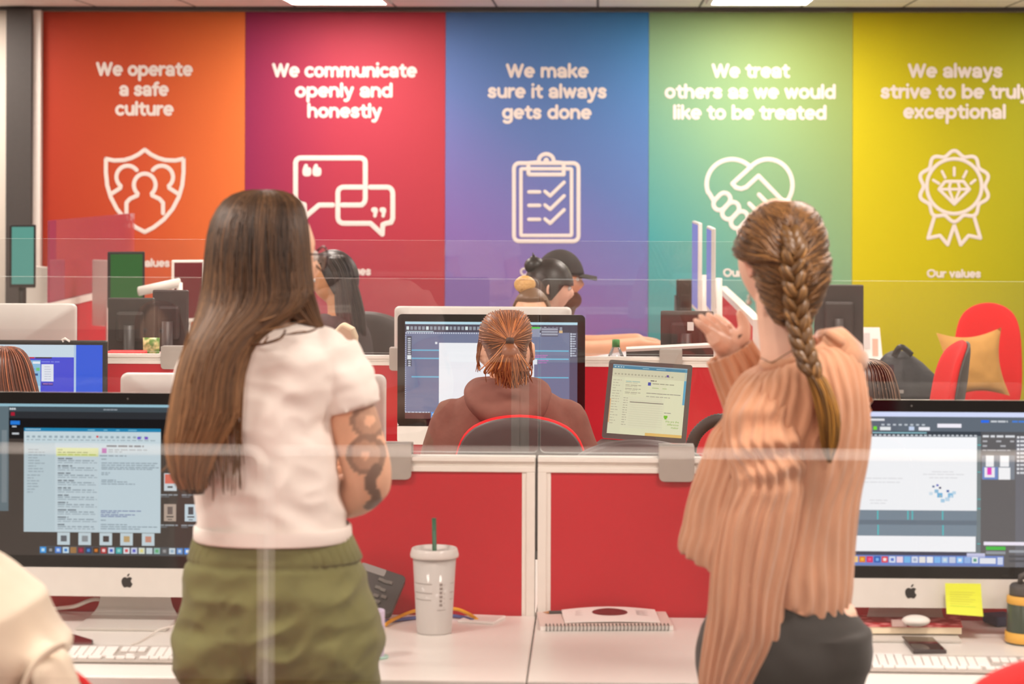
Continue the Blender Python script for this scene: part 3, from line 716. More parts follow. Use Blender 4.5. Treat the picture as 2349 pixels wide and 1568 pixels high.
def right_ui():
    g1, g2 = (118, 130, 142), (98, 96, 98)
    r = [(0, 1760, 930, 2400, 1310, (112, 118, 128)), (1, 1760, 940, 2400, 951, (214, 222, 252)), (1, 1760, 951, 2400, 985, (98, 108, 120)), (2, 1990, 956, 2023, 961, (226, 228, 232)), (2, 2240, 958, 2258, 964, (40, 110, 240))]
    r += words(2, 2262, 2300, 959, 4, (205, 210, 216), 2) + words(2, 2310, 2340, 959, 4, (70, 130, 220), 2)
    r += [(2, 2142, 967, 2196, 976, (244, 240, 250)), (2, 2013, 975, 2037, 983, (230, 234, 236)), (2, 1998, 974, 2006, 982, (120, 220, 60)), (2, 2100, 975, 2125, 983, (240, 240, 246)), (2, 2078, 974, 2090, 983, (200, 215, 240))]
    r += [(2, 2016 + 13 * k, 968, 2023 + 13 * k, 972, (190, 198, 206)) for k in range(8)]
    r += [(1, 1760, 985, 2400, 995, (60, 68, 78)), (2, 1996, 987, 2118, 990, (140, 190, 200))] + [(2, 1990 + 10.2 * k, 993, 1996 + 10.2 * k, 996, (215, 220, 226)) for k in range(24)]
    r += [(2, 1780, 998, 2231, 1169, (250, 251, 254)), (1, 2231, 996, 2240, 1300, (118, 130, 134)), (2, 1780, 1229, 2229, 1265, (252, 252, 255)), (1, 1760, 1169, 2231, 1192, (122, 138, 152)), (1, 1760, 1192, 2231, 1203, (106, 120, 134)), (1, 1760, 1203, 2231, 1229, (126, 142, 156))]
    for x in (2007, 2075, 2085, 2153):
        r.append((2, x, 1170, x + 3, 1191, (80, 196, 200)))
        if x in (2007, 2153): r.append((2, x + 1, 1203, x + 4, 1227, (80, 196, 200)))
    for y in (1015, 1078, 1141, 1163, 1245): r.append((2, 2232, y, 2240, y + 2, (80, 190, 190)))
    for x, y, w_, c in ((2131, 1111, 5, (60, 90, 150)), (2140, 1108, 5, (70, 80, 190)), (2146, 1114, 5, (40, 40, 90)), (2136, 1120, 9, (150, 196, 226)), (2142, 1128, 12, (120, 186, 226)), (2147, 1134, 4, (220, 190, 110)), (2150, 1142, 9, (170, 210, 236)), (2163, 1121, 6, (60, 100, 170)), (2166, 1128, 12, (140, 196, 230)), (2171, 1134, 5, (225, 235, 245)), (2176, 1124, 8, (190, 220, 240)), (2124, 1126, 8, (214, 230, 242)), (2160, 1138, 10, (196, 222, 240))):
        r.append((3, x, y, x + w_, y + w_ * .9, c))
    for y, a, b_ in ((1078, 2130, 2182), (1084, 2110, 2202), (1092, 2124, 2190), (1094, 1975, 2066), (1103, 1975, 2058), (1145, 1990, 2030), (1152, 1992, 2026)): r += words(3, a, b_, y, 2, (224, 224, 228), 2)
    r += [(1, 2240, 985, 2400, 1300, (100, 98, 100)), (1, 2318, 1000, 2400, 1300, (112, 113, 122))] + words(2, 2244, 2318, 993, 5, (222, 224, 228), 4) + words(2, 2244, 2318, 1005, 4, (180, 180, 184), 20, 8, 14) + words(2, 2244, 2316, 1016, 4, (180, 180, 184), 30, 8, 14) + words(2, 2244, 2308, 1027, 2, (190, 190, 194), 2)
    r += [(2, 2242, 1040, 2316, 1096, (128, 136, 148)), (3, 2251, 1040, 2269, 1066, (250, 250, 252)), (3, 2283, 1040, 2303, 1066, (252, 252, 254)), (3, 2244, 1067, 2278, 1096, (110, 140, 205)), (4, 2248, 1068, 2271, 1091, (250, 245, 252)), (5, 2254, 1068, 2264, 1085, (236, 60, 196)), (3, 2280, 1068, 2306, 1096, (252, 252, 254))]
    for k in range(10): r += [(2, 2321, 995 + 9.2 * k, 2326, 1000 + 9.2 * k, (235, 236, 240))] + words(2, 2328, 2350, 995 + 9.2 * k, 4.5, (225, 226, 232), 2)
    r += [(2, 2247, 1241, 2400, 1249, (248, 240, 255)), (2, 2252, 1252, 2296, 1260, (70, 196, 70)), (2, 2252, 1263, 2296, 1270, (150, 156, 164)), (2, 2304, 1260, 2400, 1266, (160, 164, 172)), (2, 2304, 1272, 2400, 1277, (80, 80, 86)), (2, 2304, 1283, 2400, 1288, (80, 80, 86)), (2, 2209, 1268, 2250, 1278, (206, 206, 236))]
    r += [(1, 1760, 1266, 2210, 1276, (66, 66, 86)), (2, 1760, 1274, 2292, 1298, (110, 136, 206))]
    DC = [((252, 210, 130),), ((230, 130, 30), (250, 190, 60)), ((226, 30, 96), (250, 90, 140)), ((30, 90, 180), (120, 180, 240)), ((235, 60, 70), (255, 230, 230)), ((225, 235, 252), (90, 120, 210)), ((248, 220, 235),), ((120, 190, 240),), ((225, 232, 248), (170, 180, 210)), ((240, 236, 232),), ((244, 244, 248),), ((130, 190, 245),), ((170, 205, 240), (220, 230, 240)), ((205, 214, 235),), ((140, 200, 252), (240, 246, 252)), ((150, 185, 235),), ((230, 240, 245), (80, 160, 130))]
    return r + dock(3, 1950, 1277, 14, 16.9, DC) + [(3, 2238, 1279, 2274, 1292, (236, 238, 246)), (3, 2278, 1277, 2290, 1294, (214, 222, 244))]
IL = AZ(292, 1444, DZ); IR = AZ(2084, 1455, DZ)
YI = 5.33
pl = A(292, 1340, YI); pr = A(2084, 1352, YI)
imac('silver desktop computer showing a mail window, behind the long haired woman', (pl.x, YI + .03, DZ), R(-.6), left_ui(), (-17, 928, 601, 1283), 'front row desktop computers')
imac('silver desktop computer with a layout program on screen, yellow sticky note on its chin', (pr.x, YI + .03 - .04, DZ), R(.4), right_ui(), (1774, 940, 2394, 1300), 'front row desktop computers')
pb = A(572, 900, Y1 + .30)
imac('turned away silver desktop computer behind the red divider, half hidden by the long haired woman', (pb.x, Y1 + .34, DZ), R(180), None, None, 'turned away desktop computers')
def mid_ui():
    r = [(0, 900, 730, 1350, 970, (118, 126, 156)), (1, 900, 738, 1350, 744, (190, 226, 240)), (1, 900, 744, 1350, 762, (70, 66, 84)), (1, 925, 738, 929, 965, (110, 104, 160))]
    r += [(2, 932 + 9 * k, 749, 938 + 9 * k, 757, (150, 158, 170) if k % 5 else (226, 240, 240)) for k in range(40)] + [(2, 932, 760, 994, 762, (190, 210, 220))] + [(2, 930 + 5.2 * k, 763, 933 + 5.2 * k, 766, (214, 220, 232)) for k in range(60)] + [(2, 928, 770 + 5 * k, 931, 772 + 5 * k, (200, 210, 235)) for k in range(36)]
    for y in (803, 822, 865): r.append((2, 944, y, 1304, y + 3, (118, 192, 222)))
    r += [(3, 1007, 787, 1225, 928, (246, 248, 252)), (3, 998, 785, 1003, 790, (235, 240, 245)), (2, 933, 772, 944, 842, (64, 68, 84)), (3, 934, 816, 943, 826, (236, 244, 246))] + [(3, 935, 776 + 5 * k, 942, 779 + 5 * k, (200, 206, 214)) for k in range(8)] + [(3, 936, 829 + 5 * k, 942, 832 + 5 * k, (200, 206, 214)) for k in range(3)]
    r += [(3, 1217, 749, 1238, 753, (80, 210, 80)), (3, 1217, 753, 1238, 772, (150, 156, 178)), (3, 1241, 750, 1280, 771, (98, 96, 116))] + [(4, 1242, 752 + 6 * k, 1279, 756 + 6 * k, (170, 174, 188)) for k in range(3)] + [(3, 1282, 757, 1290, 763, (224, 190, 140))]
    r += [(3, 1306, 762, 1326, 965, (94, 94, 116))]
    for k in range(10): r += [(4, 1308, 763 + 5.6 * k, 1311, 767 + 5.6 * k, (214, 224, 236))] + [(4, 1312, 764 + 5.6 * k, 1312 + rnd.uniform(5, 10), 766 + 5.6 * k, (206, 216, 230))]
    r += words(4, 1222, 1256, 814, 2, (190, 120, 190), 1) + words(4, 1222, 1252, 818, 2, (190, 120, 190), 1) + words(4, 1234, 1258, 826, 2, (190, 120, 190), 1) + words(4, 1234, 1254, 831, 2, (190, 120, 190), 1) + [(4, 1221, 824, 1232, 836, (235, 238, 246))]
    r += [(2, 928, 950, 1330, 964, (104, 66, 66))] + words(3, 930, 986, 948, 2, (214, 224, 236), 2, 3, 8) + [(3, 989, 948, 1330, 963, (140, 170, 225))] + dock(4, 990, 949, 9, 11, [((60, 150, 230), (230, 240, 250)), ((220, 230, 245),), ((90, 140, 220),), ((225, 230, 240),)] * 7)
    return r
YM = 8.36; pm = A(1126, 1000, YM)
imac('desktop computer facing the hooded woman, grey layout on its screen', (pm.x, YM + .03, DZ), R(0), mid_ui(), (929, 738, 1324, 964), 'second row desktop computers')
pb = A(1108, 705, 8.86); zz = pb.z - .516
imac('white computer back just above the hooded woman\'s screen', (pb.x, 8.86 - .03, DZ), R(180), None, None, 'turned away desktop computers')
pb = A(-22, 697, 8.90)
imac('white computer back at the left edge above the blue screen', (pb.x, 8.90 - .03, DZ), R(180), None, None, 'turned away desktop computers')
# blue screen monitor at the left
def blue_ui():
    r = [(0, -200, 780, 300, 1020, (70, 76, 214)), (1, -200, 787, 171, 815, (206, 224, 236)), (1, 171, 787, 176, 1020, (180, 205, 235)), (1, 176, 780, 300, 1020, (44, 92, 222)), (2, 40, 815, 80, 818, (200, 30, 50)), (2, 82, 815, 120, 818, (60, 40, 60)), (2, 30, 822, 94, 900, (140, 192, 226)), (2, 30, 880, 94, 1020, (196, 226, 240)),
         (3, 55, 825, 73, 830, (236, 240, 248)), (3, 76, 825, 93, 830, (236, 240, 248)), (2, 96, 831, 124, 870, (232, 236, 246)), (3, 84, 839, 92, 846, (110, 200, 130)), (3, 72, 852, 88, 857, (40, 80, 140)), (2, 97, 873, 123, 879, (60, 50, 140))]
    r += words(3, 96, 138, 824, 3, (120, 128, 232), 2) + words(3, 60, 82, 841, 2, (110, 160, 210), 2) + words(3, 100, 122, 874, 2.5, (170, 110, 190), 1)
    for k in range(6): r += words(3, 103, 118, 836 + 5.5 * k, 1.6, (190, 196, 214), 1)
    return r
YB_ = 8.30; pm = A(37, 780, YB_)
zt = pm.z - DZ
mo = monitor('black monitor with a bright blue web page at the left edge', (pm.x, YB_, DZ), R(0), w=.633, h=.40, zb=zt - .40, rects=blue_ui(), box=(-163, 787, 237, 1026))
hk = MB(); q = A(150, 781, YB_ - .01)
hk.tube([q + Vector((-.006, -.004, -.004)), q + Vector((-.010, -.006, .004)), q + Vector((0, -.006, .009)), q + Vector((.006, -.004, .004)), q + Vector((.016, -.003, -.003))], .0035, 8)
tag(hk.build('cable_hook', M_frame), 'small white hook on top of the blue screen monitor', 'hook')

# laptop with a mail program, tilted
def lap_ui():
    r = [(0, 0, 0, 200, 190, (226, 226, 190)), (1, 0, 0, 200, 3, (140, 175, 190)), (1, 0, 3, 200, 11, (72, 140, 165)), (1, 0, 11, 200, 34, (214, 212, 180)), (1, 0, 34, 34, 190, (222, 222, 188)), (1, 194, 3, 200, 100, (90, 170, 200)), (1, 0, 95, 3, 160, (225, 150, 80)), (1, 102, 182, 200, 190, (230, 190, 110))]
    r += words(2, 4, 30, 5, 3, (190, 215, 215), 3, 3, 6) + words(2, 80, 160, 6, 2, (150, 195, 205), 20, 8, 30)
    r += [(2, 6 + 9 * k, 24, 11 + 9 * k, 28, (178, 176, 150)) for k in range(18)] + [(3, 146, 21, 152, 27, (100, 90, 150))]
    for k in range(17): r += words(2, 4, rnd.uniform(14, 30), 42 + 7.4 * k, 2, (186, 184, 158), 2, 4, 10)
    for k in range(4): r += words(2, 38, 80, 44 + 10 * k, 2, (150, 190, 180) if k == 0 else (170, 168, 146), 2) + words(2, 38, 70, 48 + 10 * k, 1.5, (190, 188, 160), 2)
    r += [(2, 98, 44, 106, 53, (70, 90, 170))] + words(2, 104, 120, 38, 3, (120, 116, 106), 2) + words(2, 110, 168, 46, 2.4, (160, 160, 136), 2) + words(2, 110, 160, 58, 2, (180, 196, 140), 10) + words(2, 96, 190, 73, 2, (150, 148, 134), 1) + words(2, 96, 160, 82, 2, (170, 168, 150), 2)
    r += [(3, 34, 86, 146, 172, (224, 223, 190))]
    for k in range(12): r += words(4, 36, 48, 90 + 6.6 * k, 2, (178, 176, 152), 2, 5, 10) + [(4, 54, 96 + 6.2 * k, 144, 96.7 + 6.2 * k, (204, 203, 172))]
    r += [(4, 54, 100, 144, 102, (120, 116, 106))] + words(3, 148, 166, 124, 2, (150, 150, 140), 1) + [(3, 148, 132, 158, 138, (110, 190, 40)), (3, 150, 138, 156, 142, (110, 190, 40))]
    return r
pc = A(1489, 1015, 7.82)
lt = thing('laptop', 'open laptop with a mail program, tilted, beside the hooded woman', 'laptop', (pc.x, 7.86, pc.z - .02))
yl = pc.y
a0, a1, b1, b0 = A(1380, 1003, 7.80), A(1405, 824, 7.88), A(1598, 838, 7.84), A(1571, 1016, 7.76)
ax = ((b0 - a0) + (b1 - a1)).normalized(); az = ((a1 - a0) + (b1 - b0)); az = (az - ax * az.dot(ax)).normalized(); nr = ax.cross(az)
wl = ((b0 - a0).length + (b1 - a1).length) / 2; hl = ((a1 - a0).length + (b1 - b0).length) / 2
mbm = MB().prism(rrect(0, wl, 0, hl, .008, 4), a0 , ax, az, -nr * .006); mbm.build('lid', M_shell, lt)
ui(lap_ui(), (0, 0, 200, 190), wl - .030, hl - .030, a0 + ax * .015 + az * .016 + nr * .0006, ax, az, nr, 'display', lt, True)
mbm = MB().prism(rrect(0, wl, 0, .21, .008, 4), a0 - az * .004 - Z_ * .012, ax, (Vector((-ax.y, ax.x, 0)) * -1), Z_ * .012); mbm.build('keyboard_base', M_shell, lt)
tx = bpy.data.curves.new('screen_slogan', 'FONT'); tx.body = 'We are the\ndifference\nmaker'; tx.align_x = 'RIGHT'; tx.size = .0095
to = bpy.data.objects.new('screen_slogan', tx); COL.objects.link(to)
Mx = Matrix((ax, az, nr)).transposed().to_4x4(); Mx.translation = a0 + ax * (wl * .90) + az * (hl * .245) + nr * .004 - WP(lt)
to.matrix_local = Mx
dg = bpy.context.evaluated_depsgraph_get(); me = bpy.data.meshes.new_from_object(to.evaluated_get(dg)); bpy.data.objects.remove(to)
me.materials.clear(); me.materials.append(emit_mat('slogan_green', (.22, .42, .05), 1.0))
so = bpy.data.objects.new('screen_slogan', me); COL.objects.link(so); so.parent = lt; so.matrix_local = Mx
zr = min(a0.z, b0.z) - .036
rs = thing('laptop_riser', 'dark riser holding the open laptop above the desk', 'stand', (pc.x, 7.70, DZ))
q = a0.lerp(b0, .5)
bevel(MB().box(q.x - .13, q.x + .13, 7.58, 7.76, DZ, zr - .012).build('riser_body', M_shell, rs), .006)
bevel(MB().box(q.x - .15, q.x + .15, 7.56, 7.79, zr - .012, zr).build('riser_top', M_shell, rs), .003)
# ================================================================== things on the front desks
M_pap = mat('paper_white', (246, 240, 236), 0.7)
M_rub = mat('black_rubber', (34, 32, 32), 0.6)
# --- plastic cup with lid and straw
q = AZ(996, 1450, DZ)
cup = thing('plastic_cup', 'tall frosted plastic cup with a domed rim lid and green straw', 'cup', q)
M_cup = glass_mat('frosted_cup_plastic', haze=0.60, hazecol=(250, 244, 240))
k = S(q.y)
def ring(r, z): return (r, z)
MB().lathe([(.0001, .004), (.034 , .003), (.0375, .0), (.0385, .004), (.0475, .165), (.0468, .165), (.0378, .006), (.0001, .006)], q, 36).build('cup_body', M_cup, cup)
MB().lathe([(.0470, .1655), (.0525, .166), (.0535, .171), (.0525, .176), (.0500, .1845), (.0480, .1860), (.0455, .184), (.0450, .1785), (.0001, .1780), (.0001, .1770), (.0460, .1770)], q, 36).build('lid', glass_mat('lid_plastic', haze=.72, hazecol=(252, 246, 242)), cup)
MB().tube([q + Vector((.006, 0, .008)), q + Vector((.001, .002, .120)), q + Vector((-.0015, .003, .250))], .0050, 10).build('straw', mat('green_straw_plastic', (22, 92, 62), 0.4), cup)
mk = MB()
def on_cup(a, z, w, h):
    r = .0385 + (.0475 - .0385) * (z - .004) / .161 + .0004
    n = max(2, int(abs(w) / .12) + 1); vs = []
    for i in range(n + 1):
        t = a + w * i / n
        for zz in (z, z + h):
            rr = .0385 + .009 * (zz - .004) / .161 + .0005
            vs.append(q + Vector((rr * math.cos(t), rr * math.sin(t), zz)))
    mk.add(vs, [(2 * i, 2 * i + 2, 2 * i + 3, 2 * i + 1) for i in range(n)])
for z, ww in ((.112, 1.1), (.092, 1.1), (.077, 1.05)):
    on_cup(R(-90) - 1.15, z, ww, .0012); on_cup(R(-90) + .95, z, .35, .0012)
for i in range(6): on_cup(R(-90) + .33, .064 + .009 * i, .16 - .02 * (i % 2), .0055); on_cup(R(-90) + .56, .060 + .01 * i, .05, .0012)
on_cup(R(-90) + .2, .055, .5, .0012)
mk.build('print', mat('grey_cup_print', (150, 140, 136), 0.6), cup)
# --- spiral notebook, brochure and pencil
n0, n1, n2, n3 = AZ(1240, 1448, DZ), AZ(1545, 1447, DZ), AZ(1530, 1408, DZ), AZ(1229, 1409, DZ)
ax = (n1 - n0).normalized(); ay = Vector((-ax.y, ax.x, 0))
nw = (n1 - n0).length; nd = .17
nb = thing('notebook', 'spiral bound notebook lying on the right desk', 'notebook', n0)
MB().obox(n0 + ax * nw / 2 + ay * (nd / 2 + .008) + Z_ * .005, ax * nw / 2, ay * nd / 2, Z_ * .0045).build('pages', M_pap, nb)
MB().obox(n0 + ax * nw / 2 + ay * (nd / 2 + .008) + Z_ * .0104, ax * nw / 2, ay * nd / 2, Z_ * .0008).build('cover', mat('pale_pink_card', (232, 214, 206), .6), nb)
sp = MB()
for i in range(34):
    c = n0 + ax * (.012 + (nw - .024) * i / 33) + ay * .006 + Z_ * .0085
    pts = [c + ay * (.0085 * math.cos(R(a))) + Z_ * (.0075 * math.sin(R(a))) + ax * (.0008 * math.sin(R(a / 2))) for a in range(0, 361, 36)]
    sp.tube(pts, .0011, 5)
tag(sp.build('spiral_binding', mat('dark_wire', (86, 76, 66), .35, metal=.8), nb), 'dark wire spiral')
b0_ = n0 + ax * .055 + ay * .035 + Z_ * .0116
br_ = thing('brochure', 'white brochure with a dark red oval picture, on the spiral notebook', 'brochure', b0_)
br2 = MB(); bw = .212; bd = .13
pg = []
for i in range(7):
    u = i / 6; pg.append([b0_ + ax * (bw * u) + ay * 0 + Z_ * (.0006 + .004 * math.sin(math.pi * u) * .6), b0_ + ax * (bw * u) + ay * bd + Z_ * (.0006 + .007 * math.sin(math.pi * u) + .004)])
for p_, q_ in zip(pg, pg[1:]): br2.add([p_[0], q_[0], q_[1], p_[1], p_[0] + Z_ * .002, q_[0] + Z_ * .002, q_[1] + Z_ * .002, p_[1] + Z_ * .002], [(0, 3, 2, 1), (4, 5, 6, 7), (0, 1, 5, 4), (2, 3, 7, 6), (0, 4, 7, 3), (1, 2, 6, 5)])
br2.build('pages', M_pap, br_)
def on_br(u, v, dz=.0003):
    i = min(5, int(u * 6)); f = u * 6 - i
    a = pg[i][0].lerp(pg[i + 1][0], f); b = pg[i][1].lerp(pg[i + 1][1], f)
    return a.lerp(b, v) + Z_ * (.002 + dz)
ov = MB(); ov.add([on_br(.5 + .19 * math.cos(R(a)), .62 + .26 * math.sin(R(a))) for a in range(0, 360, 15)] + [on_br(.5, .62)], [(i, (i + 1) % 24, 24) for i in range(24)])
ov.build('oval_picture', mat('dark_red_picture', (112, 22, 34), .4, vary=.5, scale=80), br_)
tl = MB()
for side in (0, 1):
    for i in range(7):
        u0 = .09 + .69 * side; v = .45 + .055 * i
        tl.add([on_br(u0, v), on_br(u0 + .12 - .02 * (i % 3), v), on_br(u0 + .12 - .02 * (i % 3), v + .018), on_br(u0, v + .018)], [(0, 1, 2, 3)])
tl.build('text_lines', mat('grey_print', (196, 178, 176), .7), br_)
pa = n0 + ax * .012 + ay * .150 + Z_ * .0150; pb_ = pa + ax * .085 + ay * .012
pen = thing('pencil', 'short dark pencil lying on the back of the notebook', 'pencil', pa)
MB().tube([pa + ax * .014, pb_], .0035, 6).build('shaft', mat('dark_pencil_paint', (70, 60, 58), .4), pen)
MB().tube([pa, pa + ax * .014 + ay * .001], [.0004, .0035], 8).build('tip', mat('pencil_wood', (196, 140, 96), .6), pen)
# --- white card / adapter, cables, desk phone, tumbler
c0 = [AZ(1050, 1427, DZ), AZ(1132, 1432, DZ), AZ(1160, 1417, DZ), AZ(1083, 1414, DZ)]
cd = MB(); cd.add([p + Z_ * .0004 for p in c0] + [p + Z_ * .006 for p in c0], [(3, 2, 1, 0), (4, 5, 6, 7), (0, 1, 5, 4), (1, 2, 6, 5), (2, 3, 7, 6), (3, 0, 4, 7)])
o = bevel(cd.build('white_card', M_pap), .001); tag(o, 'small stack of white cards right of the plastic cup', 'card')
def cable(name, label, pts, r, m, cat='cable'):
    P = catmull([tuple(p) for p in pts], 6)
    return tag(MB().tube(P, r, 8).build(name, m), label, cat)
z = Z_ * .0052
cable('network_cable', 'yellow cable arching behind the plastic cup', [AZ(884, 1438, DZ) + z, AZ(905, 1429, DZ) + z * 1.9, AZ(950, 1417, DZ) + z * 3, AZ(1000, 1412, DZ) + z * 3, AZ(1045, 1412, DZ) + z * 3, AZ(1075, 1418, DZ) + z * 2, AZ(1094, 1426, DZ) + z], .0042, mat('yellow_cable', (238, 170, 22), .45))
cable('network_cable', 'blue cable lying behind the plastic cup', [AZ(884, 1429, DZ) + z, AZ(905, 1427, DZ) + z * .95, AZ(960, 1421, DZ) + z, AZ(1025, 1417, DZ) + z, AZ(1060, 1420, DZ) + z, AZ(1084, 1427, DZ) + z], .0042, mat('blue_cable', (74, 82, 140), .45))
cable('power_cable', 'thick white power cable hanging behind the left desktop computer', [pl + Vector((-.03, .16, -.10)), A(228, 1374, YI + .1), A(170, 1390, YI + .08), AZ(120, 1404, DZ) + Z_ * .008, AZ(60, 1412, DZ) + Z_ * .006], .0045, M_frame)
cable('charging_cable', 'thin white cable curling in front of the left computer stand', [AZ(415, 1441, DZ) + Z_ * .008, AZ(370, 1452, DZ) + Z_ * .010, AZ(345, 1460, DZ) + Z_ * .004, AZ(318, 1475, DZ) + Z_ * .003, AZ(300, 1482, DZ) + Z_ * .003, AZ(310, 1491, DZ) + Z_ * .003], .0020, M_frame)
ph = AZ(835, 1434, DZ)
pt = thing('desk_phone', 'dark grey desk phone on a stand behind the long haired woman\'s hip', 'phone', ph)
pbs = [A(790, 1374, ph.y + .02), A(870, 1391, ph.y + .02), A(908, 1303, ph.y + .10), A(826, 1285, ph.y + .10)]
ayv = (pbs[2] - pbs[1]).normalized(); ax = (pbs[1] - pbs[0]); ax = (ax - ayv * ax.dot(ayv)).normalized(); nn = ax.cross(ayv)
wph, hph = (pbs[1] - pbs[0]).length, (pbs[3] - pbs[0]).length
bevel(MB().prism(rrect(0, wph + .03, 0, hph, .012, 4), pbs[0], ax, ayv, -nn * .022).build('phone_body', mat('dark_grey_plastic', (74, 70, 70), .45, vary=.05), pt), .003)
bt = MB()
for u, v in ((.74, .70), (.88, .69), (1.0, .70), (.74, .5), (.90, .48), (1.0, .33), (.78, .3), (.88, .18)): bt.obox(pbs[0] + ax * wph * u + ayv * hph * v + nn * .0025, ax * .006, ayv * .004, nn * .002)
bt.build('buttons', M_metal, pt)
tag(MB().prism(rrect(.004, wph * .78, hph * .80, hph * .97, .004, 3), pbs[0] + nn * .0004, ax, ayv, nn * .002).build('phone_display', mat('grey_display', (150, 146, 144), .2), pt), 'grey display window')
MB().prism([(0, 0), (.10, 0), (.10, .01), (.045, .075), (.03, .075)], pbs[0] + ax * .02 + Vector((0, .012, DZ - pbs[0].z)), Y_, Z_, ax * .05).build('wedge_stand', M_black, pt)
tq = AZ(859, 1508, DZ)
tm = thing('tumbler', 'slim lilac tumbler half hidden by the long haired woman', 'tumbler', tq)
MB().lathe([(.0001, .0), (.0195, .0), (.0205, .004), (.0215, .098), (.0200, .100), (.0190, .097), (.0185, .01), (.0001, .008)], tq, 28).build('cup_body', mat('lilac_plastic', (206, 192, 216), .4), tm)
MB().lathe([(.0001, .001), (.027, .0012), (.0275, .004), (.021, .0045)], tq + Vector((.002, 0, 0)), 24).build('coaster', mat('mint_rubber', (180, 220, 206), .5), tm)
# --- keyboards
def keyboard(label, p0, w, d, rz=0.0):
    t = thing('keyboard', label, 'keyboard', p0, rz)
    base = MB(); base.add([(0, 0, .002), (w, 0, .002), (w, d, .002), (0, d, .002), (0, 0, .007), (w, 0, .007), (w, d, .016), (0, d, .016)], [(3, 2, 1, 0), (4, 5, 6, 7), (0, 1, 5, 4), (1, 2, 6, 5), (2, 3, 7, 6), (3, 0, 4, 7)])
    bevel(base.build('base', mat('keyboard_base_metal', (190, 180, 172), .45), t, False), .002)
    rows = 6; mk_ = mat('white_keys', (250, 246, 242), .45)
    sl = Vector((0, 1, .009 / d)).normalized(); nm = X_.cross(sl)
    n = 0
    for r_ in range(rows):
        y = .006 + (d - .012) * (r_ + .5) / rows; hh = (d - .012) / rows * .43
        x = .006
        lay = [1.5] + [1] * 12 + [1.5] if r_ else [1.4, 1, 1.2, 4.8, 1.2, 1, 1.4]
        lay = lay + [-.35] + [1] * 3 + [-.35] + [1] * 4
        if r_ in (1, 2): lay = lay[:-9] + [-.35, -1, 1, -1, -.35] + [1] * 4 if r_ == 1 else lay[:-9] + [-.35, -3, -.35] + [1] * 4
        tot = sum(abs(q_) for q_ in lay); u = (w - .012) / tot
        for q_ in lay:
            wk = abs(q_) * u
            if q_ > 0 and n < 98:
                MB().obox(Vector((x + wk / 2, y, .0075 + .009 * y / d + .0018)), X_ * (wk / 2 - .0013), sl * hh, nm * .0018).build('key', mk_, t, False); n += 1
            x += wk
    return t
k0 = AZ(415, 1524, DZ); k1 = AZ(150, 1523, DZ)
keyboard('white keyboard on the left desk, beside the cream jacket', k0 - X_ * .42 + Z_ * .0002, .42, .115, R(0))
k0 = AZ(1985, 1543, DZ)
keyboard('white keyboard on the right desk, in front of the dark phone', k0 + Vector((-.02, 0, .0002)), .42, .115, R(-1))
# --- right desk: pink book, mouse, phone, sticky note, bottle, blue notebook
p0, p1, p2, p3 = AZ(1992, 1463, DZ), AZ(2206, 1464, DZ), AZ(2198, 1440, DZ), AZ(1985, 1437, DZ)
bk = thing('book', 'thick book with a red and pink floral cover, under the white mouse', 'book', p0)
def slab(mb, pts, za, zb): return mb.add([p + Z_ * za for p in pts] + [p + Z_ * zb for p in pts], [(3, 2, 1, 0), (4, 5, 6, 7), (0, 1, 5, 4), (1, 2, 6, 5), (2, 3, 7, 6), (3, 0, 4, 7)])
bevel(slab(MB(), [p0 - X_ * .02, p1, p2, p3 - X_ * .02], .0095, .0245).build('pages', mat('cream_pages', (246, 230, 200), .7), bk), .001)
mfl = mat('floral_cover', (218, 58, 70), .5)
nt = mfl.node_tree; bs = nt.nodes['Principled BSDF']; tcn = nt.nodes.new('ShaderNodeTexCoord'); vo = nt.nodes.new('ShaderNodeTexVoronoi'); vo.inputs['Scale'].default_value = 42
rp = nt.nodes.new('ShaderNodeValToRGB'); rp.color_ramp.elements[0].color = rgb((244, 150, 150)); rp.color_ramp.elements[1].color = rgb((188, 26, 44)); rp.color_ramp.elements[0].position = .25; rp.color_ramp.elements[1].position = .6
nt.links.new(tcn.outputs['Object'], vo.inputs['Vector']); nt.links.new(vo.outputs['Distance'], rp.inputs[0]); nt.links.new(rp.outputs[0], bs.inputs['Base Color'])
slab(MB(), [p0 - X_ * .022 - Y_ * .002, p1 + X_ * .002 - Y_ * .002, p2 + X_ * .002, p3 - X_ * .022], .0247, .0267).build('cover', mfl, bk)
mz = DZ + .0271; mq = AZ(2101, 1436, mz)
ms = thing('computer_mouse', 'small white mouse shaped case resting on the floral book', 'mouse', mq)
MB().ell(mq + Z_ * .0125, .031, .024, .0122, None, 24, 12).build('shell', M_white, ms)
MB().obox(mq + Vector((-.036, .004, .006)), X_ * .016, Y_ * .012, Z_ * .0055).build('side_tab', mat('grey_pink_plastic', (206, 176, 170), .5), ms)
f0, f1, f2, f3 = AZ(2095, 1500, DZ), AZ(2172, 1499, DZ), AZ(2140, 1468, DZ), AZ(2068, 1466, DZ)
sm = thing('smartphone', 'dark smartphone lying face up in front of the floral book', 'phone', f0)
bevel(slab(MB(), [f0, f1, f2, f3], .0004, .0078).build('phone_case', mat('phone_case_dark', (58, 44, 46), .3), sm), .002)
cc = (f0 + f1 + f2 + f3) / 4
slab(MB(), [cc + (p - cc) * .9 for p in (f0, f1, f2, f3)], .0079, .0084).build('phone_glass', mat('phone_glass_dark', (40, 18, 24), .04), sm)
g0_, g1_, g2_, g3_ = AZ(150, 1490, DZ), AZ(213, 1490, DZ), AZ(214, 1477, DZ), AZ(172, 1461, DZ)
g3_ = AZ(160, 1461, DZ)
sm = thing('smartphone', 'dark red smartphone beside the cream jacket on the left desk', 'phone', g0_)
bevel(slab(MB(), [g0_, g1_, g2_, g3_], .0004, .010).build('phone_case', mat('phone_case_black', (34, 26, 28), .3), sm), .002)
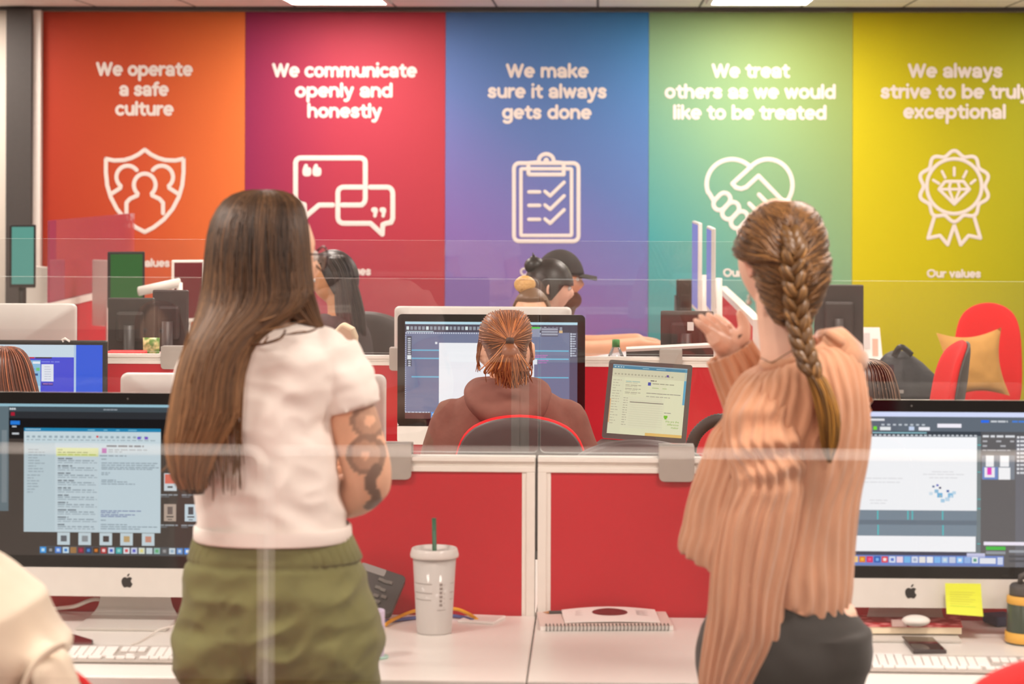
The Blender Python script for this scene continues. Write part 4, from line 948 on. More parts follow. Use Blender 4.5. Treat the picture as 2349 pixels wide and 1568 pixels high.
cc = (g0_ + g1_ + g2_ + g3_) / 4
slab(MB(), [cc + (p - cc) * .88 for p in (g0_, g1_, g2_, g3_)], .0101, .0106).build('phone_glass', mat('phone_glass_red', (96, 14, 30), .08), sm)
ys = 5.27
s0, s1, s2, s3 = A(2168, 1337, ys), A(2250, 1338, ys), A(2254, 1411, ys - .012), A(2170, 1405, ys - .010)
sn = MB()
rows = []
for i in range(6):
    v = i / 5; off = Vector((0, -.012 * v ** 3, 0))
    rows.append([s0.lerp(s3, v) + off, s1.lerp(s2, v) + off])
for a_, b_ in zip(rows, rows[1:]): sn.add([a_[0], a_[1], b_[1], b_[0], a_[0] + Y_ * .0008, a_[1] + Y_ * .0008, b_[1] + Y_ * .0008, b_[0] + Y_ * .0008], [(0, 1, 2, 3), (7, 6, 5, 4), (0, 3, 7, 4), (2, 1, 5, 6)], 0)
for i in range(7):
    v = .28 + .075 * i; a_ = s0.lerp(s3, v); b_ = s1.lerp(s2, v); of = Vector((0, -.012 * v ** 3 - .0006, 0)); u1 = .82 - .08 * (i % 3)
    sn.add([a_.lerp(b_, .12) + of, a_.lerp(b_, u1) + of, a_.lerp(b_, u1) + of - Z_ * .0012, a_.lerp(b_, .12) + of - Z_ * .0012], [(0, 3, 2, 1)], 1 if i < 6 else 2)
o = sn.build('sticky_note', [mat('lime_note_paper', (226, 236, 52), .6), mat('note_faint_ink', (204, 208, 70), .6), mat('note_green_ink', (150, 200, 60), .6)])
tag(o, 'lime yellow sticky note stuck on the chin of the right computer', 'note')
bq = AZ(2352, 1474, DZ)
bt_ = thing('water_bottle', 'dark green water bottle with two yellow bands at the right edge', 'bottle', bq)
MB().lathe([(.0001, .001), (.040, .001), (.042, .006), (.042, .02), (.041, .024), (.0385, .095), (.034, .103), (.0001, .103)], bq, 32).build('bottle_body', mat('dark_green_bottle', (66, 78, 66), .2), bt_)
my = mat('mustard_band', (232, 176, 70), .5)
tag(MB().lathe([(.0422, .004), (.0440, .006), (.0432, .026), (.0412, .026)], bq, 32, cap=False).build('bottom_band', my, bt_), 'mustard yellow bottom band')
tag(MB().lathe([(.0388, .086), (.0405, .088), (.0398, .100), (.0350, .1035)], bq, 32, cap=False).build('top_band', my, bt_), 'mustard yellow top band')
MB().lathe([(.034, .1035), (.0345, .108), (.034, .122), (.030, .127), (.0001, .127)], bq, 28).build('cap', M_shell, bt_)
MB().tube([bq + Vector((-.012, 0, .127)), bq + Vector((-.010, 0, .144)), bq + Vector((.004, 0, .150))], .006, 8).build('spout', M_shell, bt_)
q = AZ(2300, 1437, DZ)
nbk = MB(); nbk.obox(q + Vector((.0, .03, .012)), Vector((.045, .02, 0)) * .6, Vector((-.02, .05, .0)) * .6, Z_ * .011)
tag(bevel(nbk.build('blue_pouch', mat('navy_fabric', (52, 58, 92), .7)), .006, 3), 'small navy pouch behind the dark green bottle', 'pouch')
# ================================================================== chairs near the viewer
chair('office_chair', 'red office chair turned to the viewer at the bottom right corner', (A(2462, 1530, 3.62).x, 3.42, 0), R(176), True, 'red office chairs', high=1.015)
jc = A(-75, 1400, 3.8)
chair('office_chair', 'office chair under the cream jacket at the left desk', (jc.x, 4.06, 0), R(0), True, 'red office chairs', high=.98, arms=False)
M_cream = mat('cream_jacket_cloth', (230, 213, 190), .85, vary=.05, scale=14, bump=.25, sheen=.2)
rows = [(1262, -150, -20, .04), (1285, -180, 10, .12), (1310, -205, 45, .20), (1350, -222, 82, .25), (1400, -232, 120, .28), (1440, -238, 146, .29), (1472, -240, 166, .29), (1500, -240, 152, .29), (1540, -238, 120, .28), (1600, -235, 105, .27), (1720, -232, 100, .27), (1900, -232, 98, .26)]
def loft_rows(rows, Yc, n=5, res=40, fn=None, tilt=True, cap=True, power=2.3):
    """rows: (row in photo pixels, left, right, thickness[, y shift, slope px]) -> rings of an upright solid at depth Yc"""
    full = [tuple(list(r) + [0.0] * (6 - len(r))) for r in rows]
    out = []
    sm_ = catmull(full, n)
    for i, (py, xl, xr, th, dy, sl) in enumerate(sm_):
        y = Yc + dy; c = A((xl + xr) / 2, py, y); rx = max(1e-4, (xr - xl) / 2 * S(y)); ry = max(1e-4, th / 2); r = []
        for j in range(res):
            a = 2 * math.pi * j / res; ca, sa = math.cos(a), math.sin(a)
            px_ = math.copysign(abs(ca) ** (2 / power), ca); py_ = math.copysign(abs(sa) ** (2 / power), sa)
            m = 1.0
            if fn: m = fn(i / (len(sm_) - 1), a, c)
            r.append(c + Vector((rx * px_ * m, ry * py_ * m, -sl * px_ * S(y))))
        out.append(r)
    return out
jk = MB().rings(loft_rows(rows, 3.84, 5, 48, lambda t, a, c: 1 + .03 * noise.noise(Vector((a * 2.2, t * 3, 4.0))) + .012 * math.sin(a * 11 + t * 6)))
jt = thing('jacket', 'cream jacket draped over the chair at the left edge', 'jacket', (jc.x, 3.84, .6))
sl_ = [A(55, 1470, 3.80), A(95, 1505, 3.755), A(128, 1555, 3.73), A(150, 1630, 3.72), A(158, 1730, 3.72)]
jk.tube(catmull([tuple(p) for p in sl_], 5), [.030] * 4 + [.034] * 17, 18, flat=.8)
jo = remesh(jk.build('jacket_body', M_cream, jt), .009, 3)
fl = MB(); P = [A(x, y, 3.715) for x, y in ((150, 1474), (128, 1484), (96, 1508), (60, 1560), (40, 1640))]
fl.tube(catmull([tuple(p) for p in P], 5), .006, 10); fl.build('hem_fold', M_cream, jt)
# ================================================================== chairs and clutter of the middle rows
chair('office_chair', 'red rimmed charcoal chair the hooded woman sits on', (A(1192, 1000, 7.05).x, 7.34, 0), R(0), True, 'charcoal backed office chairs', high=A(1192, 953, 7.05).z, wide=.93)
chair('office_chair', 'all charcoal chair back, right of the hooded woman\'s chair', (A(1473, 1020, 6.38).x, 6.60, 0), R(-2), False, 'charcoal backed office chairs', high=A(1473, 1003, 6.38).z)
hz_ = MB(); cpt = [A(1586, 1022, 7.1), A(1598, 995, 7.1), A(1622, 972, 7.1), A(1652, 962, 7.1), A(1690, 972, 7.1), A(1712, 1000, 7.1), A(1722, 1030, 7.1), A(1725, 1090, 7.1), A(1725, 1300, 7.1)]
P = catmull([tuple(p) for p in cpt], 10); rr = [.017 + .0022 * (i % 2) for i in range(len(P))]
ht = thing('vacuum_hose', 'black ribbed hose curving beside the laptop', 'hose', (cpt[-1].x, 7.1, 0))
cpt2 = [A(1586, 1022, 7.1), A(1580, 1060, 7.1), A(1578, 1200, 7.1)]
P = [tuple(p) for p in catmull([tuple(p) for p in (Vector((cpt2[2].x, 7.1, .02)), cpt2[2], cpt2[1])], 8)][:-1] + P + [(P[-1][0], 7.1, .02)]
MB().tube(P, [.017 + .0022 * (i % 2) for i in range(len(P))], 12).build('hose', M_rub, ht)
# far side of the second divider
bottle = thing('drink_bottle', 'clear plastic bottle with a green cap beyond the second glass', 'bottle', A(1413, 820, 8.95) * 1.0)
bz = A(1413, 778, 8.95); bx = bz.x; zb0 = DZ
bottle.location = (bx, 8.95, zb0)
hb = bz.z - DZ
MB().lathe([(.0001, .001), (.032, .001), (.034, .006), (.034, hb - .085), (.031, hb - .065), (.016, hb - .032), (.0125, hb - .026), (.0125, hb - .004), (.0001, hb - .004)], (bx, 8.95, zb0), 24).build('bottle_body', glass_mat('bottle_plastic', haze=.22, hazecol=(235, 240, 245)), bottle)
MB().lathe([(.0145, hb - .028), (.0145, hb - .002), (.012, hb), (.0001, hb)], (bx, 8.95, zb0), 20).build('bottle_cap', mat('green_cap', (70, 150, 70), .4), bottle)
def back_screen(label, box, Y, rz, name='monitor', frame=None, depth=.03, group=None, panel=None):
    x0, y0, x1, y1 = box; a = A(x0, y0, Y); b = A(x1, y1, Y)
    w, h = abs(b.x - a.x), a.z - b.z
    return monitor(label, ((a.x + b.x) / 2, Y, DZ), rz, w=w, h=h, zb=b.z - DZ, frame=frame, group=group)
M_dkb = mat('dark_monitor_back', (52, 46, 44), .5, vary=.06)
back_screen('dark monitor turned away, behind the white clamp on the left', (250, 682, 356, 806), 9.12, R(180), frame=M_dkb, group='dark turned away monitors')
back_screen('dark maroon monitor turned away, just right of the snack packet', (352, 664, 434, 806), 9.36, R(176), frame=mat('maroon_black_back', (50, 34, 36), .5, vary=.1), group='dark turned away monitors')
back_screen('dark brown monitor turned away with a small white label', (1516, 712, 1637, 812), 9.20, R(174), frame=mat('brown_black_back', (58, 40, 38), .5, vary=.08), group='dark turned away monitors')
q = A(1584, 748, 9.14)
tag(MB().box(q.x - .012, q.x + .012, 9.138, 9.1395, q.z - .016, q.z + .016).build('asset_label', M_pap), 'small white label on the brown turned away monitor', 'label')
w0, w1, w2, w3 = A(1437, 803, 8.86), A(1637, 793, 8.86), A(1637, 822, 8.86), A(1437, 825, 8.86)
wd_t = thing('keyboard_tray', 'dark wedge with a white top edge behind the second glass', 'tray', (w0.x, 8.86, DZ))
zb = DZ
MB().add([w0 - Z_ * .006, w1 - Z_ * .006, Vector((w1.x, 8.86, zb)), Vector((w0.x, 8.86, zb)), w0 - Z_ * .006 + Y_ * .12, w1 - Z_ * .006 + Y_ * .12, Vector((w1.x, 8.98, zb)), Vector((w0.x, 8.98, zb))], [(0, 3, 2, 1), (4, 5, 6, 7), (0, 1, 5, 4), (1, 2, 6, 5), (2, 3, 7, 6), (3, 0, 4, 7)]).build('wedge_body', M_dkb, wd_t)
MB().add([w0 - Z_ * .0055, w1 - Z_ * .0055, w1 + Z_ * .004, w0 + Z_ * .004, w0 + Y_ * .12 - Z_ * .0055, w1 + Y_ * .12 - Z_ * .0055, w1 + Y_ * .12 + Z_ * .004, w0 + Y_ * .12 + Z_ * .004], [(0, 1, 2, 3), (7, 6, 5, 4), (3, 2, 6, 7), (0, 4, 5, 1), (1, 5, 6, 2), (0, 3, 7, 4)]).build('top_plate', M_frame, wd_t)
a_, b_ = A(250, 803, 8.80), A(336, 812, 8.80)
rt = MB().box(a_.x, b_.x, 8.70, 8.82, DZ, a_.z)
tag(bevel(rt.build('red_box', M_chairred), .004), 'low red box behind the left end of the second glass', 'box')
a_, b_ = A(328, 774, 8.86), A(366, 808, 8.86)
sp_ = thing('snack_packet', 'yellow and green snack packet standing beyond the second glass', 'packet', ((a_.x + b_.x) / 2, 8.86, DZ))
rows_ = []
for i, (t_, w_, d_) in enumerate(((0, 1, .004), (.08, .98, .012), (.4, .92, .03), (.7, .96, .022), (.93, 1.0, .008), (1, 1.02, .003))):
    zz = DZ + (a_.z - DZ) * t_; rows_.append([Vector(((a_.x + b_.x) / 2 + (b_.x - a_.x) / 2 * w_ * px, 8.86 + d_ * py, zz)) for px, py in ((-1, 0), (-.6, -.9), (0, -1), (.6, -.9), (1, 0), (.6, .9), (0, 1), (-.6, .9))])
mpk = mat('snack_foil', (210, 206, 110), .35)
nt = mpk.node_tree; bs = nt.nodes['Principled BSDF']; tcn = nt.nodes.new('ShaderNodeTexCoord'); vo = nt.nodes.new('ShaderNodeTexNoise'); vo.inputs['Scale'].default_value = 30
rp = nt.nodes.new('ShaderNodeValToRGB'); rp.color_ramp.elements[0].color = rgb((90, 140, 50)); rp.color_ramp.elements[0].position = .42; rp.color_ramp.elements[1].color = rgb((236, 226, 160)); rp.color_ramp.elements[1].position = .56
nt.links.new(tcn.outputs['Object'], vo.inputs['Vector']); nt.links.new(vo.outputs[0], rp.inputs[0]); nt.links.new(rp.outputs[0], bs.inputs['Base Color'])
MB().rings(rows_).build('packet', mpk, sp_)
a_ = A(788, 738, 8.9)
pbag = thing('paper_bag', 'beige folded paper bag beyond the second glass, by the dark haired woman', 'bag', (a_.x, 8.9, DZ))
pg_ = [A(x, y, 8.9) for x, y in ((756, 770), (786, 738), (812, 752), (820, 772), (818, 800))]
bot = [Vector((A(822, 800, 8.9).x, 8.9, DZ)), Vector((A(752, 800, 8.9).x, 8.9, DZ))]
poly = [(p.x, p.z) for p in pg_ + bot]
bevel(MB().prism(poly, (0, 8.86, 0), X_, Z_, (0, .09, 0)).build('bag_body', mat('beige_paper', (226, 208, 176), .8), pbag), .012, 3)
# ------------------------------------------------------------------ benches running toward the colour wall
def bench_y(xa, xb, ya, yb, label):
    t = thing('desk', label, 'desk', ((xa + xb) / 2, (ya + yb) / 2, 0), group='white benches at the colour wall')
    bevel(MB().box(xa, xb, ya, yb, DZ - .025, DZ).build('desktop', M_white, t), .003)
    for yy in (ya + .08, yb - .1):
        MB().box(xa + .06, xb - .06, yy - .02, yy + .02, 0, DZ - .026).build('leg_frame', M_frame, t)
    return t
def divider_y(X, ya, yb, label, zt):
    T = .045
    t = thing('desk_divider', label, 'divider', (X, (ya + yb) / 2, 0), group='red dividers of the benches')
    MB().box(X - T / 2 + .006, X + T / 2 - .006, ya + .03, yb - .03, .03, zt - .033).build('fabric_panel', M_redfab, t)
    f = MB(); f.box(X - T / 2, X + T / 2, ya, yb, zt - .033, zt)
    for y in (ya, yb - .03): f.box(X - T / 2, X + T / 2, y, y + .03, 0, zt - .033)
    f.build('frame', M_frame, t); return t
YE = 13.9
DXL = -2.70
bench_y(DXL - .85, DXL - .026, 10.9, YE, 'white bench along the left, beyond the red divider')
bench_y(DXL + .026, DXL + .85, 10.9, YE, 'white bench in front of the dark haired woman')
divider_y(DXL, 10.7, YE, 'red divider running back toward the orange panel', RZ)
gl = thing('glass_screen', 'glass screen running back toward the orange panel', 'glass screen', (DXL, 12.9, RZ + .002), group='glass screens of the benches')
MB().box(DXL - .006, DXL + .006, 11.75, YE, RZ + .002, GT).build('pane', glass_mat('painted_reflection_glass', haze=.26, hazecol=(240, 110, 140)), gl)  # pink haze paints the magenta panel's reflection into the glass colour
DXR = .70
bench_y(DXR - .85, DXR - .026, 10.75, YE, 'white bench in front of the man with a cap')
bench_y(DXR + .026, DXR + .86, 10.55, YE, 'white bench with the black bag and the paper calendar')
divider_y(DXR, 10.75, YE, 'red divider running back toward the green panel', RZ)
# left bench things
def slab_screen(label, c_px, w, h, rz, base_z, Y, name, frame, face=None, group=None):
    p = A(c_px[0], c_px[1], Y)
    t = thing(name, label, 'monitor' if name == 'monitor' else 'computer', (p.x, Y, DZ), rz, group)
    bevel(MB().box(-w / 2, w / 2, 0, .02, base_z - DZ, base_z - DZ + h).build('housing', frame, t, False), .006)
    if face: MB().box(-w / 2 + .012, w / 2 - .012, -.0012, -.0002, base_z - DZ + .02, base_z - DZ + h - .012).build('display', face, t, False)
    MB().tube([(0, .045, .01), (0, .040, base_z - DZ + h * .4)], .022, 10).build('neck', frame, t, False)
    bevel(MB().box(-.11, .11, -.06, .12, 0, .011).build('foot', frame, t, False), .004)
    return t
teal = emit_mat('teal_screen_light', (.12, .33, .27), 1.0)
grn = emit_mat('green_screen_light', (.03, .13, .03), 1.0)
vio = emit_mat('violet_screen_light', (.27, .27, .60), 1.0)
slab_screen('monitor with a teal page beyond the far left glass', (52, 600, ), .14, .34, R(15), A(52, 660, 12.9).z, 12.9, 'monitor', M_black, teal, 'bench monitors')
slab_screen('white computer back, left of the red divider end', (92, 645), .42, .34, R(125), A(92, 610, 13.2).z - .34, 13.2, 'desktop_computer', M_alu, M_dark, 'white computers on the left bench')
slab_screen('white computer back below the shield panel', (268, 630), .36, .34, R(140), A(268, 597, 12.3).z - .34, 12.3, 'desktop_computer', M_alu, M_dark, 'white computers on the left bench')
slab_screen('monitor with a green page, left of the maroon screens', (290, 655), .17, .26, R(20), A(290, 682, 11.0).z - .05, 11.0, 'monitor', M_black, grn, 'bench monitors')
slab_screen('white edged monitor with a maroon screen beside the long haired woman\'s hair', (432, 650), .16, .30, R(18), A(432, 715, 11.6).z - .05, 11.6, 'monitor', M_frame, mat('maroon_display', (110, 34, 44), .15), 'bench monitors')
a_, b_ = A(318, 668, 10.95), A(412, 648, 11.15)
sh = MB().tube([a_, b_], .010, 8, flat=2.2, up=Z_)
sht = thing('slanting_shelf', 'white slanting shelf arm above the dark left monitors', 'shelf', (b_.x, b_.y, DZ))
sh.build('board', M_frame, sht); MB().tube([Vector((b_.x, b_.y, DZ)), b_], .014, 10).build('post', M_frame, sht)
# right bench things
def edge_on(label, px, ytop, ybot, Y, frame, face):
    p = A(px, ytop, Y); q_ = A(px, ybot, Y)
    return slab_screen(label, (px, 600), .50, p.z - q_.z, R(-93), q_.z, Y, 'desktop_computer', frame, face, 'edge-on computers')
slab_screen('edge-on white computer with a violet screen facing the man with a cap', (1594, 650), .52, .44, R(-89), A(1594, 712, 12.0).z, 12.0, 'desktop_computer', M_alu, vio, 'edge-on computers')
slab_screen('nearer edge-on white computer with a slanted white back', (1626, 660), .50, .40, R(-90), A(1626, 716, 11.35).z, 11.35, 'desktop_computer', M_alu, vio, 'edge-on computers')
back_screen('black framed monitor left of the edge-on white computers', (1552, 640, 1592, 716), 12.6, R(35), frame=M_black, group='bench monitors')
a_, b_ = A(1893, 655, 11.3), A(1981, 800, 11.3)
mo = back_screen('tall dark monitor turned away beside the braid', (1868, 652, 1980, 806), 11.2, R(176), frame=mat('grey_black_back', (66, 58, 56), .5, vary=.06), group='dark turned away monitors')
p_ = A(1998, 800, 11.6); 
cal = thing('paper_calendar', 'white and orange desk calendar on the right bench', 'calendar', (p_.x, 11.6, DZ))
a_, b_ = A(1975, 752, 11.6), A(2021, 800, 11.6)
MB().add([Vector((a_.x, 11.6, DZ)), Vector((b_.x + .02, 11.6, DZ)), Vector((b_.x, 11.66, a_.z)), Vector((a_.x, 11.66, a_.z)), Vector((a_.x, 11.74, DZ)), Vector((b_.x + .02, 11.74, DZ))], [(0, 1, 2, 3), (5, 4, 3, 2), (0, 3, 4), (1, 5, 2)]).build('card_stand', M_pap, cal)
def on_cal(u0, u1, v0, v1, m, nm_):
    f = lambda u, v: Vector((a_.x + (b_.x - a_.x) * u, 11.6 + .06 * v - .002, DZ + (a_.z - DZ) * v))
    MB().quad(f(u0, v0), f(u1, v0), f(u1, v1), f(u0, v1)).build(nm_, m, cal)
on_cal(.0, .95, .05, .42, mat('pale_yellow_print', (244, 222, 150), .7), 'yellow_block'); on_cal(.62, .9, .5, .8, mat('salmon_print', (240, 180, 160), .7), 'salmon_block'); on_cal(.06, .5, .62, .9, mat('grey_text_print', (214, 206, 204), .7), 'text_block')
# black bag on the bench
bgp = A(2082, 880, 10.85)
bag = thing('black_bag', 'black zipped bag standing on the right bench', 'bag', (bgp.x, 10.95, DZ))
brow = []
for t_, w_, d_, dx in ((0, .15, .10, 0), (.1, .165, .115, 0), (.45, .15, .10, -.005), (.75, .10, .07, -.02), (.92, .06, .045, -.03), (1, .03, .02, -.03)):
    zz = DZ + .21 * t_
    brow.append([Vector((bgp.x + dx + w_ * math.copysign(abs(math.cos(R(a))) ** .7, math.cos(R(a))), 10.95 + d_ * math.copysign(abs(math.sin(R(a))) ** .7, math.sin(R(a))), zz)) for a in range(0, 360, 15)])
MB().rings(brow).build('bag_body', mat('black_nylon', (40, 40, 44), .6, vary=.2, scale=30, bump=.4), bag)
MB().tube(catmull([(bgp.x - .06, 10.86, DZ + .19), (bgp.x - .03, 10.85, DZ + .235), (bgp.x + .02, 10.86, DZ + .20)], 5), .009, 8, flat=1.6).build('handle', M_black, bag)
tag(MB().box(bgp.x - .08, bgp.x - .02, 10.828, 10.834, DZ + .03, DZ + .045).build('pull_tab', M_metal, bag), 'grey tab')
# red chairs at the right wall
rc = A(2262, 700, 12.0)
chair('office_chair', 'red office chair with the mustard cushion by the yellow panel', (rc.x, 12.0, 0), R(168), True, 'red office chairs by the yellow panel', high=rc.z - .0, wide=.76)
rc2 = A(2190, 776, 10.1)
chair('office_chair', 'red office chair seen from its side, in front of the mustard cushion', (rc2.x - .24, 10.0, 0), R(92), True, 'red office chairs by the yellow panel', high=rc2.z, wide=.92, arms=False)
# mustard cushion leaning on the chair back
cq = [A(x, y, 11.72) for x, y in ((2150, 764), (2300, 752), (2312, 905), (2160, 915))]
cu = MB(); rows_ = []; N = 16
fr, bk_ = [], []
for i in range(N + 1):
    rf, rb = [], []
    for j in range(N + 1):
        u, v = i / N, j / N
        pinch = .10 * (math.sin(math.pi * u) ) * 0
        uu = u; vv = v
        p = (cq[0].lerp(cq[1], uu)).lerp(cq[3].lerp(cq[2], uu), vv)
        e = (4 * u * (1 - u)) ** .55 * (4 * v * (1 - v)) ** .55
        ins = .035 * math.sin(math.pi * u) * (1 if v < .5 else -1) * (abs(v - .5) * 2) ** 3
        p = p + Vector((0, 0, -ins)) + Vector((.03 * math.sin(math.pi * v) * (1 if u < .5 else -1) * (abs(u - .5) * 2) ** 3, 0, 0))
        w = .012 * noise.noise(Vector((u * 5, v * 5, 2)))
        lean = Vector((0, .10 * (1 - v) - .06, 0))
        rf.append(p + lean + Vector((0, -.075 * e + w * e, 0))); rb.append(p + lean + Vector((0, .06 * e, 0)))
    fr.append(rf); bk_.append(rb)
def grid(mb, G_, flip):
    n = len(G_); vs = [p for r_ in G_ for p in r_]
    fs = [(i * n + j, i * n + j + 1, (i + 1) * n + j + 1, (i + 1) * n + j) if flip else (i * n + j, (i + 1) * n + j, (i + 1) * n + j + 1, i * n + j + 1) for i in range(n - 1) for j in range(n - 1)]
    mb.add(vs, fs, 0, None, True)
grid(cu, fr, True); grid(cu, bk_, False)
tag(cu.build('cushion', mat('mustard_linen', (196, 146, 76), .85, vary=.08, scale=20, bump=.2)), 'mustard cushion leaning on the red chair by the yellow panel', 'cushion')
# ================================================================== people: shared builders
M_skin = mat('skin', (226, 168, 138), .5, vary=.06, scale=18, attr=True)
M_eye = mat('eye_white', (236, 232, 228), .2)
def displace(o, fn):                      # push every vertex along its normal by fn(place)
    me = o.data; off = WP(o)
    N = [n.vector.copy() for n in me.vertex_normals]; C_ = [v.co.copy() for v in me.vertices]
    buf = []
    for c, n in zip(C_, N): buf.extend(c + n * fn(c + off))
    me.vertices.foreach_set('co', buf); me.update()
def gauss(d, s): return math.exp(-d * d / (2 * s * s))
def head(mb, c, yaw=0.0, pitch=0.0, s=1.0, ears=True):
    """yaw: facing turns left of +Y; face along local +Y"""
    M = (Matrix.Rotation(yaw, 3, 'Z') @ Matrix.Rotation(pitch, 3, 'X'))
    nu, nv = 44, 34; rs = []
    for i in range(1, nv):
        ph = math.pi * i / nv; r = []
        for j in range(nu):
            th = 2 * math.pi * j / nu
            x, y, z = math.sin(ph) * math.cos(th), math.sin(ph) * math.sin(th), -math.cos(ph)
            X, Y, Z = .076 * x, .096 * y, .116 * z
            if z < .1:
                k = min(1, (.1 - z) / 1.0)
                X *= 1 - .30 * k * k
                if y > 0: Y *= 1 - .10 * k
                else: Y *= 1 - .34 * k
            if y > 0: Y *= 1 - .06 * gauss(z - .1, .5) * y
            if y > .25:
                f = (y - .25) / .75
                X0 = X
                Y += f * (.026 * gauss(X0, .011) * gauss(Z + .022, .018) + .008 * gauss(X0, .010) * gauss(Z - .005, .022)
                          - .009 * (gauss(X0 - .032, .014) + gauss(X0 + .032, .014)) * gauss(Z - .008, .012)
                          + .006 * gauss(Z - .030, .010) * gauss(X0, .045)
                          + .007 * gauss(X0, .020) * (gauss(Z + .060, .005) + gauss(Z + .071, .006)) - .004 * gauss(X0, .022) * gauss(Z + .0655, .0025)
                          + .010 * gauss(X0, .022) * gauss(Z + .102, .014)
                          + .005 * (gauss(X0 - .042, .016) + gauss(X0 + .042, .016)) * gauss(Z + .025, .018))
            r.append(c + M @ (Vector((X, Y, Z)) * s))
        rs.append(r)
    mb.rings(rs, True)
    if ears:
        for sx in (-1, 1):
            E = M @ Matrix.Rotation(sx * R(18), 3, 'Z')
            mb.ell(c + M @ (Vector((.074 * sx, -.010, -.008)) * s), .007 * s, .018 * s, .031 * s, E, 12, 8)
            q = c + M @ (Vector((.079 * sx, -.014, -.006)) * s)
            mb.tube([q + E @ (Vector((.004 * sx, -.003 + .0165 * math.cos(R(a)), .029 * math.sin(R(a)))) * s) for a in range(-70, 241, 24)], .0046 * s, 8, round_ends=True)
    return M
def limb(mb, pts, rad, n=14, flat=1.0, up=None):
    P = catmull([tuple(p) + (r,) for p, r in zip([Vector(q) for q in pts], rad)], 5)
    mb.tube([p[:3] for p in P], [p[3] for p in P], n, flat=flat, up=up, round_ends=True)
def hand(mb, wrist, d, pn, side, curl=.4, s=1.0, spread=.1):
    """d: pointing direction, pn: palm normal, side: +1 right hand, -1 left"""
    d = Vector(d).normalized(); pn = Vector(pn); pn = (pn - d * pn.dot(d)).normalized()
    t = d.cross(pn) * side                                    # toward the thumb
    w = Vector(wrist)
    for k, off in enumerate((-.030, -.010, .010, .030)):
        b = w + d * .088 * s + t * off * s
        mb.tube([w + d * .005 + t * off * .5 * s, w + d * .05 * s + t * off * .9 * s, b], [.016 * s, .0155 * s, .012 * s], 10, round_ends=True)
    lens = (.060, .078, .084, .076)
    for k, off in enumerate((-.031, -.0105, .0105, .031)):
        b = w + d * .086 * s + t * off * s; L = lens[k] * s
        dd = (d + t * spread * off / .03).normalized(); c = curl * (1.15 - .08 * k); p = [b]; a = 0
        for seg, fr in ((0, .45), (1, .31), (2, .24)):
            a += c * (.55, .75, .55)[seg]
            p.append(p[-1] + (dd * math.cos(a) + pn * math.sin(a)) * L * fr)
        mb.tube(p, [.0095 * s, .0088 * s, .0080 * s, .0068 * s], 10, round_ends=True)
    tb = w + d * .020 * s + t * .026 * s
    p = [tb, tb + (d * .55 + t * .75 + pn * .25).normalized() * .040 * s]
    p.append(p[-1] + (d * .80 + t * .50 + pn * .35).normalized() * .032 * s); p.append(p[-1] + (d * .95 + t * .15 + pn * .35).normalized() * .026 * s)
    mb.tube(p, [.0165 * s, .0125 * s, .0105 * s, .0080 * s], 10, round_ends=True)
def strands(paths, w, c1, c2, seed=1, jitter=.25, tip=None, zr=None):
    """flat three-sided locks with their own tone each, optionally dyed lighter toward the tips"""
    rn = random.Random(seed); mb = MB()
    for P in paths:
        t = rn.random(); k = 1 + jitter * (rn.random() - .5) * 2
        col = tuple(lin(a + (b - a) * t) * k for a, b in zip(c1, c2)) + (1,)
        n = len(P); ww = w * rn.uniform(.6, 1.4)
        rad = [ww * (.35 + .65 * math.sin(math.pi * min(1, .12 + .88 * (1 - abs(2 * i / (n - 1) - 1)) ** .5) / 2)) for i in range(n)]
        f0 = len(mb.f)
        mb.tube(P, rad, 3, 0, col, cap=False)
        if tip:
            ct = tuple(lin(v) * k for v in tip)
            for q in range(f0, len(mb.f)):
                z = mb.v[mb.f[q][0]].z; u = max(0, min(1, (zr[0] - z) / (zr[0] - zr[1]))) * (.55 + .45 * t)
                mb.c[q] = tuple(a + (b - a) * u for a, b in zip(col, ct)) + (1,)
    return mb
def hairmat(name, c, rough=.36): return mat(name, c, rough, attr=True, spec=.55)
def eyes(parent, c, M, s=1.0):
    for sx in (-1, 1):
        p = c + M @ (Vector((.032 * sx, .078, .008)) * s)
        e = MB().ell(p, .011 * s, .011 * s, .011 * s, None, 12, 8); e.ell(p + M @ Vector((0, .0075 * s, 0)), .0055 * s, .0045 * s, .0055 * s, None, 10, 6, 1)
        e.build('eye', [M_eye, M_black], parent)
def skin_paint(o, base, fn=None):
    b = rgb(base)
    paint(o, lambda p: fn(p, b) if fn else b)
M_shoe = mat('dark_shoe_leather', (40, 36, 36), .5)
def shoe(parent, ankle, fwd, m=None):
    f = Vector(fwd).normalized(); a = Vector(ankle); mb = MB()
    limb(mb, [Vector((a.x, a.y, .045)) - f * .05, Vector((a.x, a.y, .048)) + f * .02, Vector((a.x, a.y, .036)) + f * .11, Vector((a.x, a.y, .030)) + f * .165], [.038, .043, .036, .028], 14)
    for v in mb.v: v.z = max(v.z, .001)
    mb.build('shoe', m or M_shoe, parent)

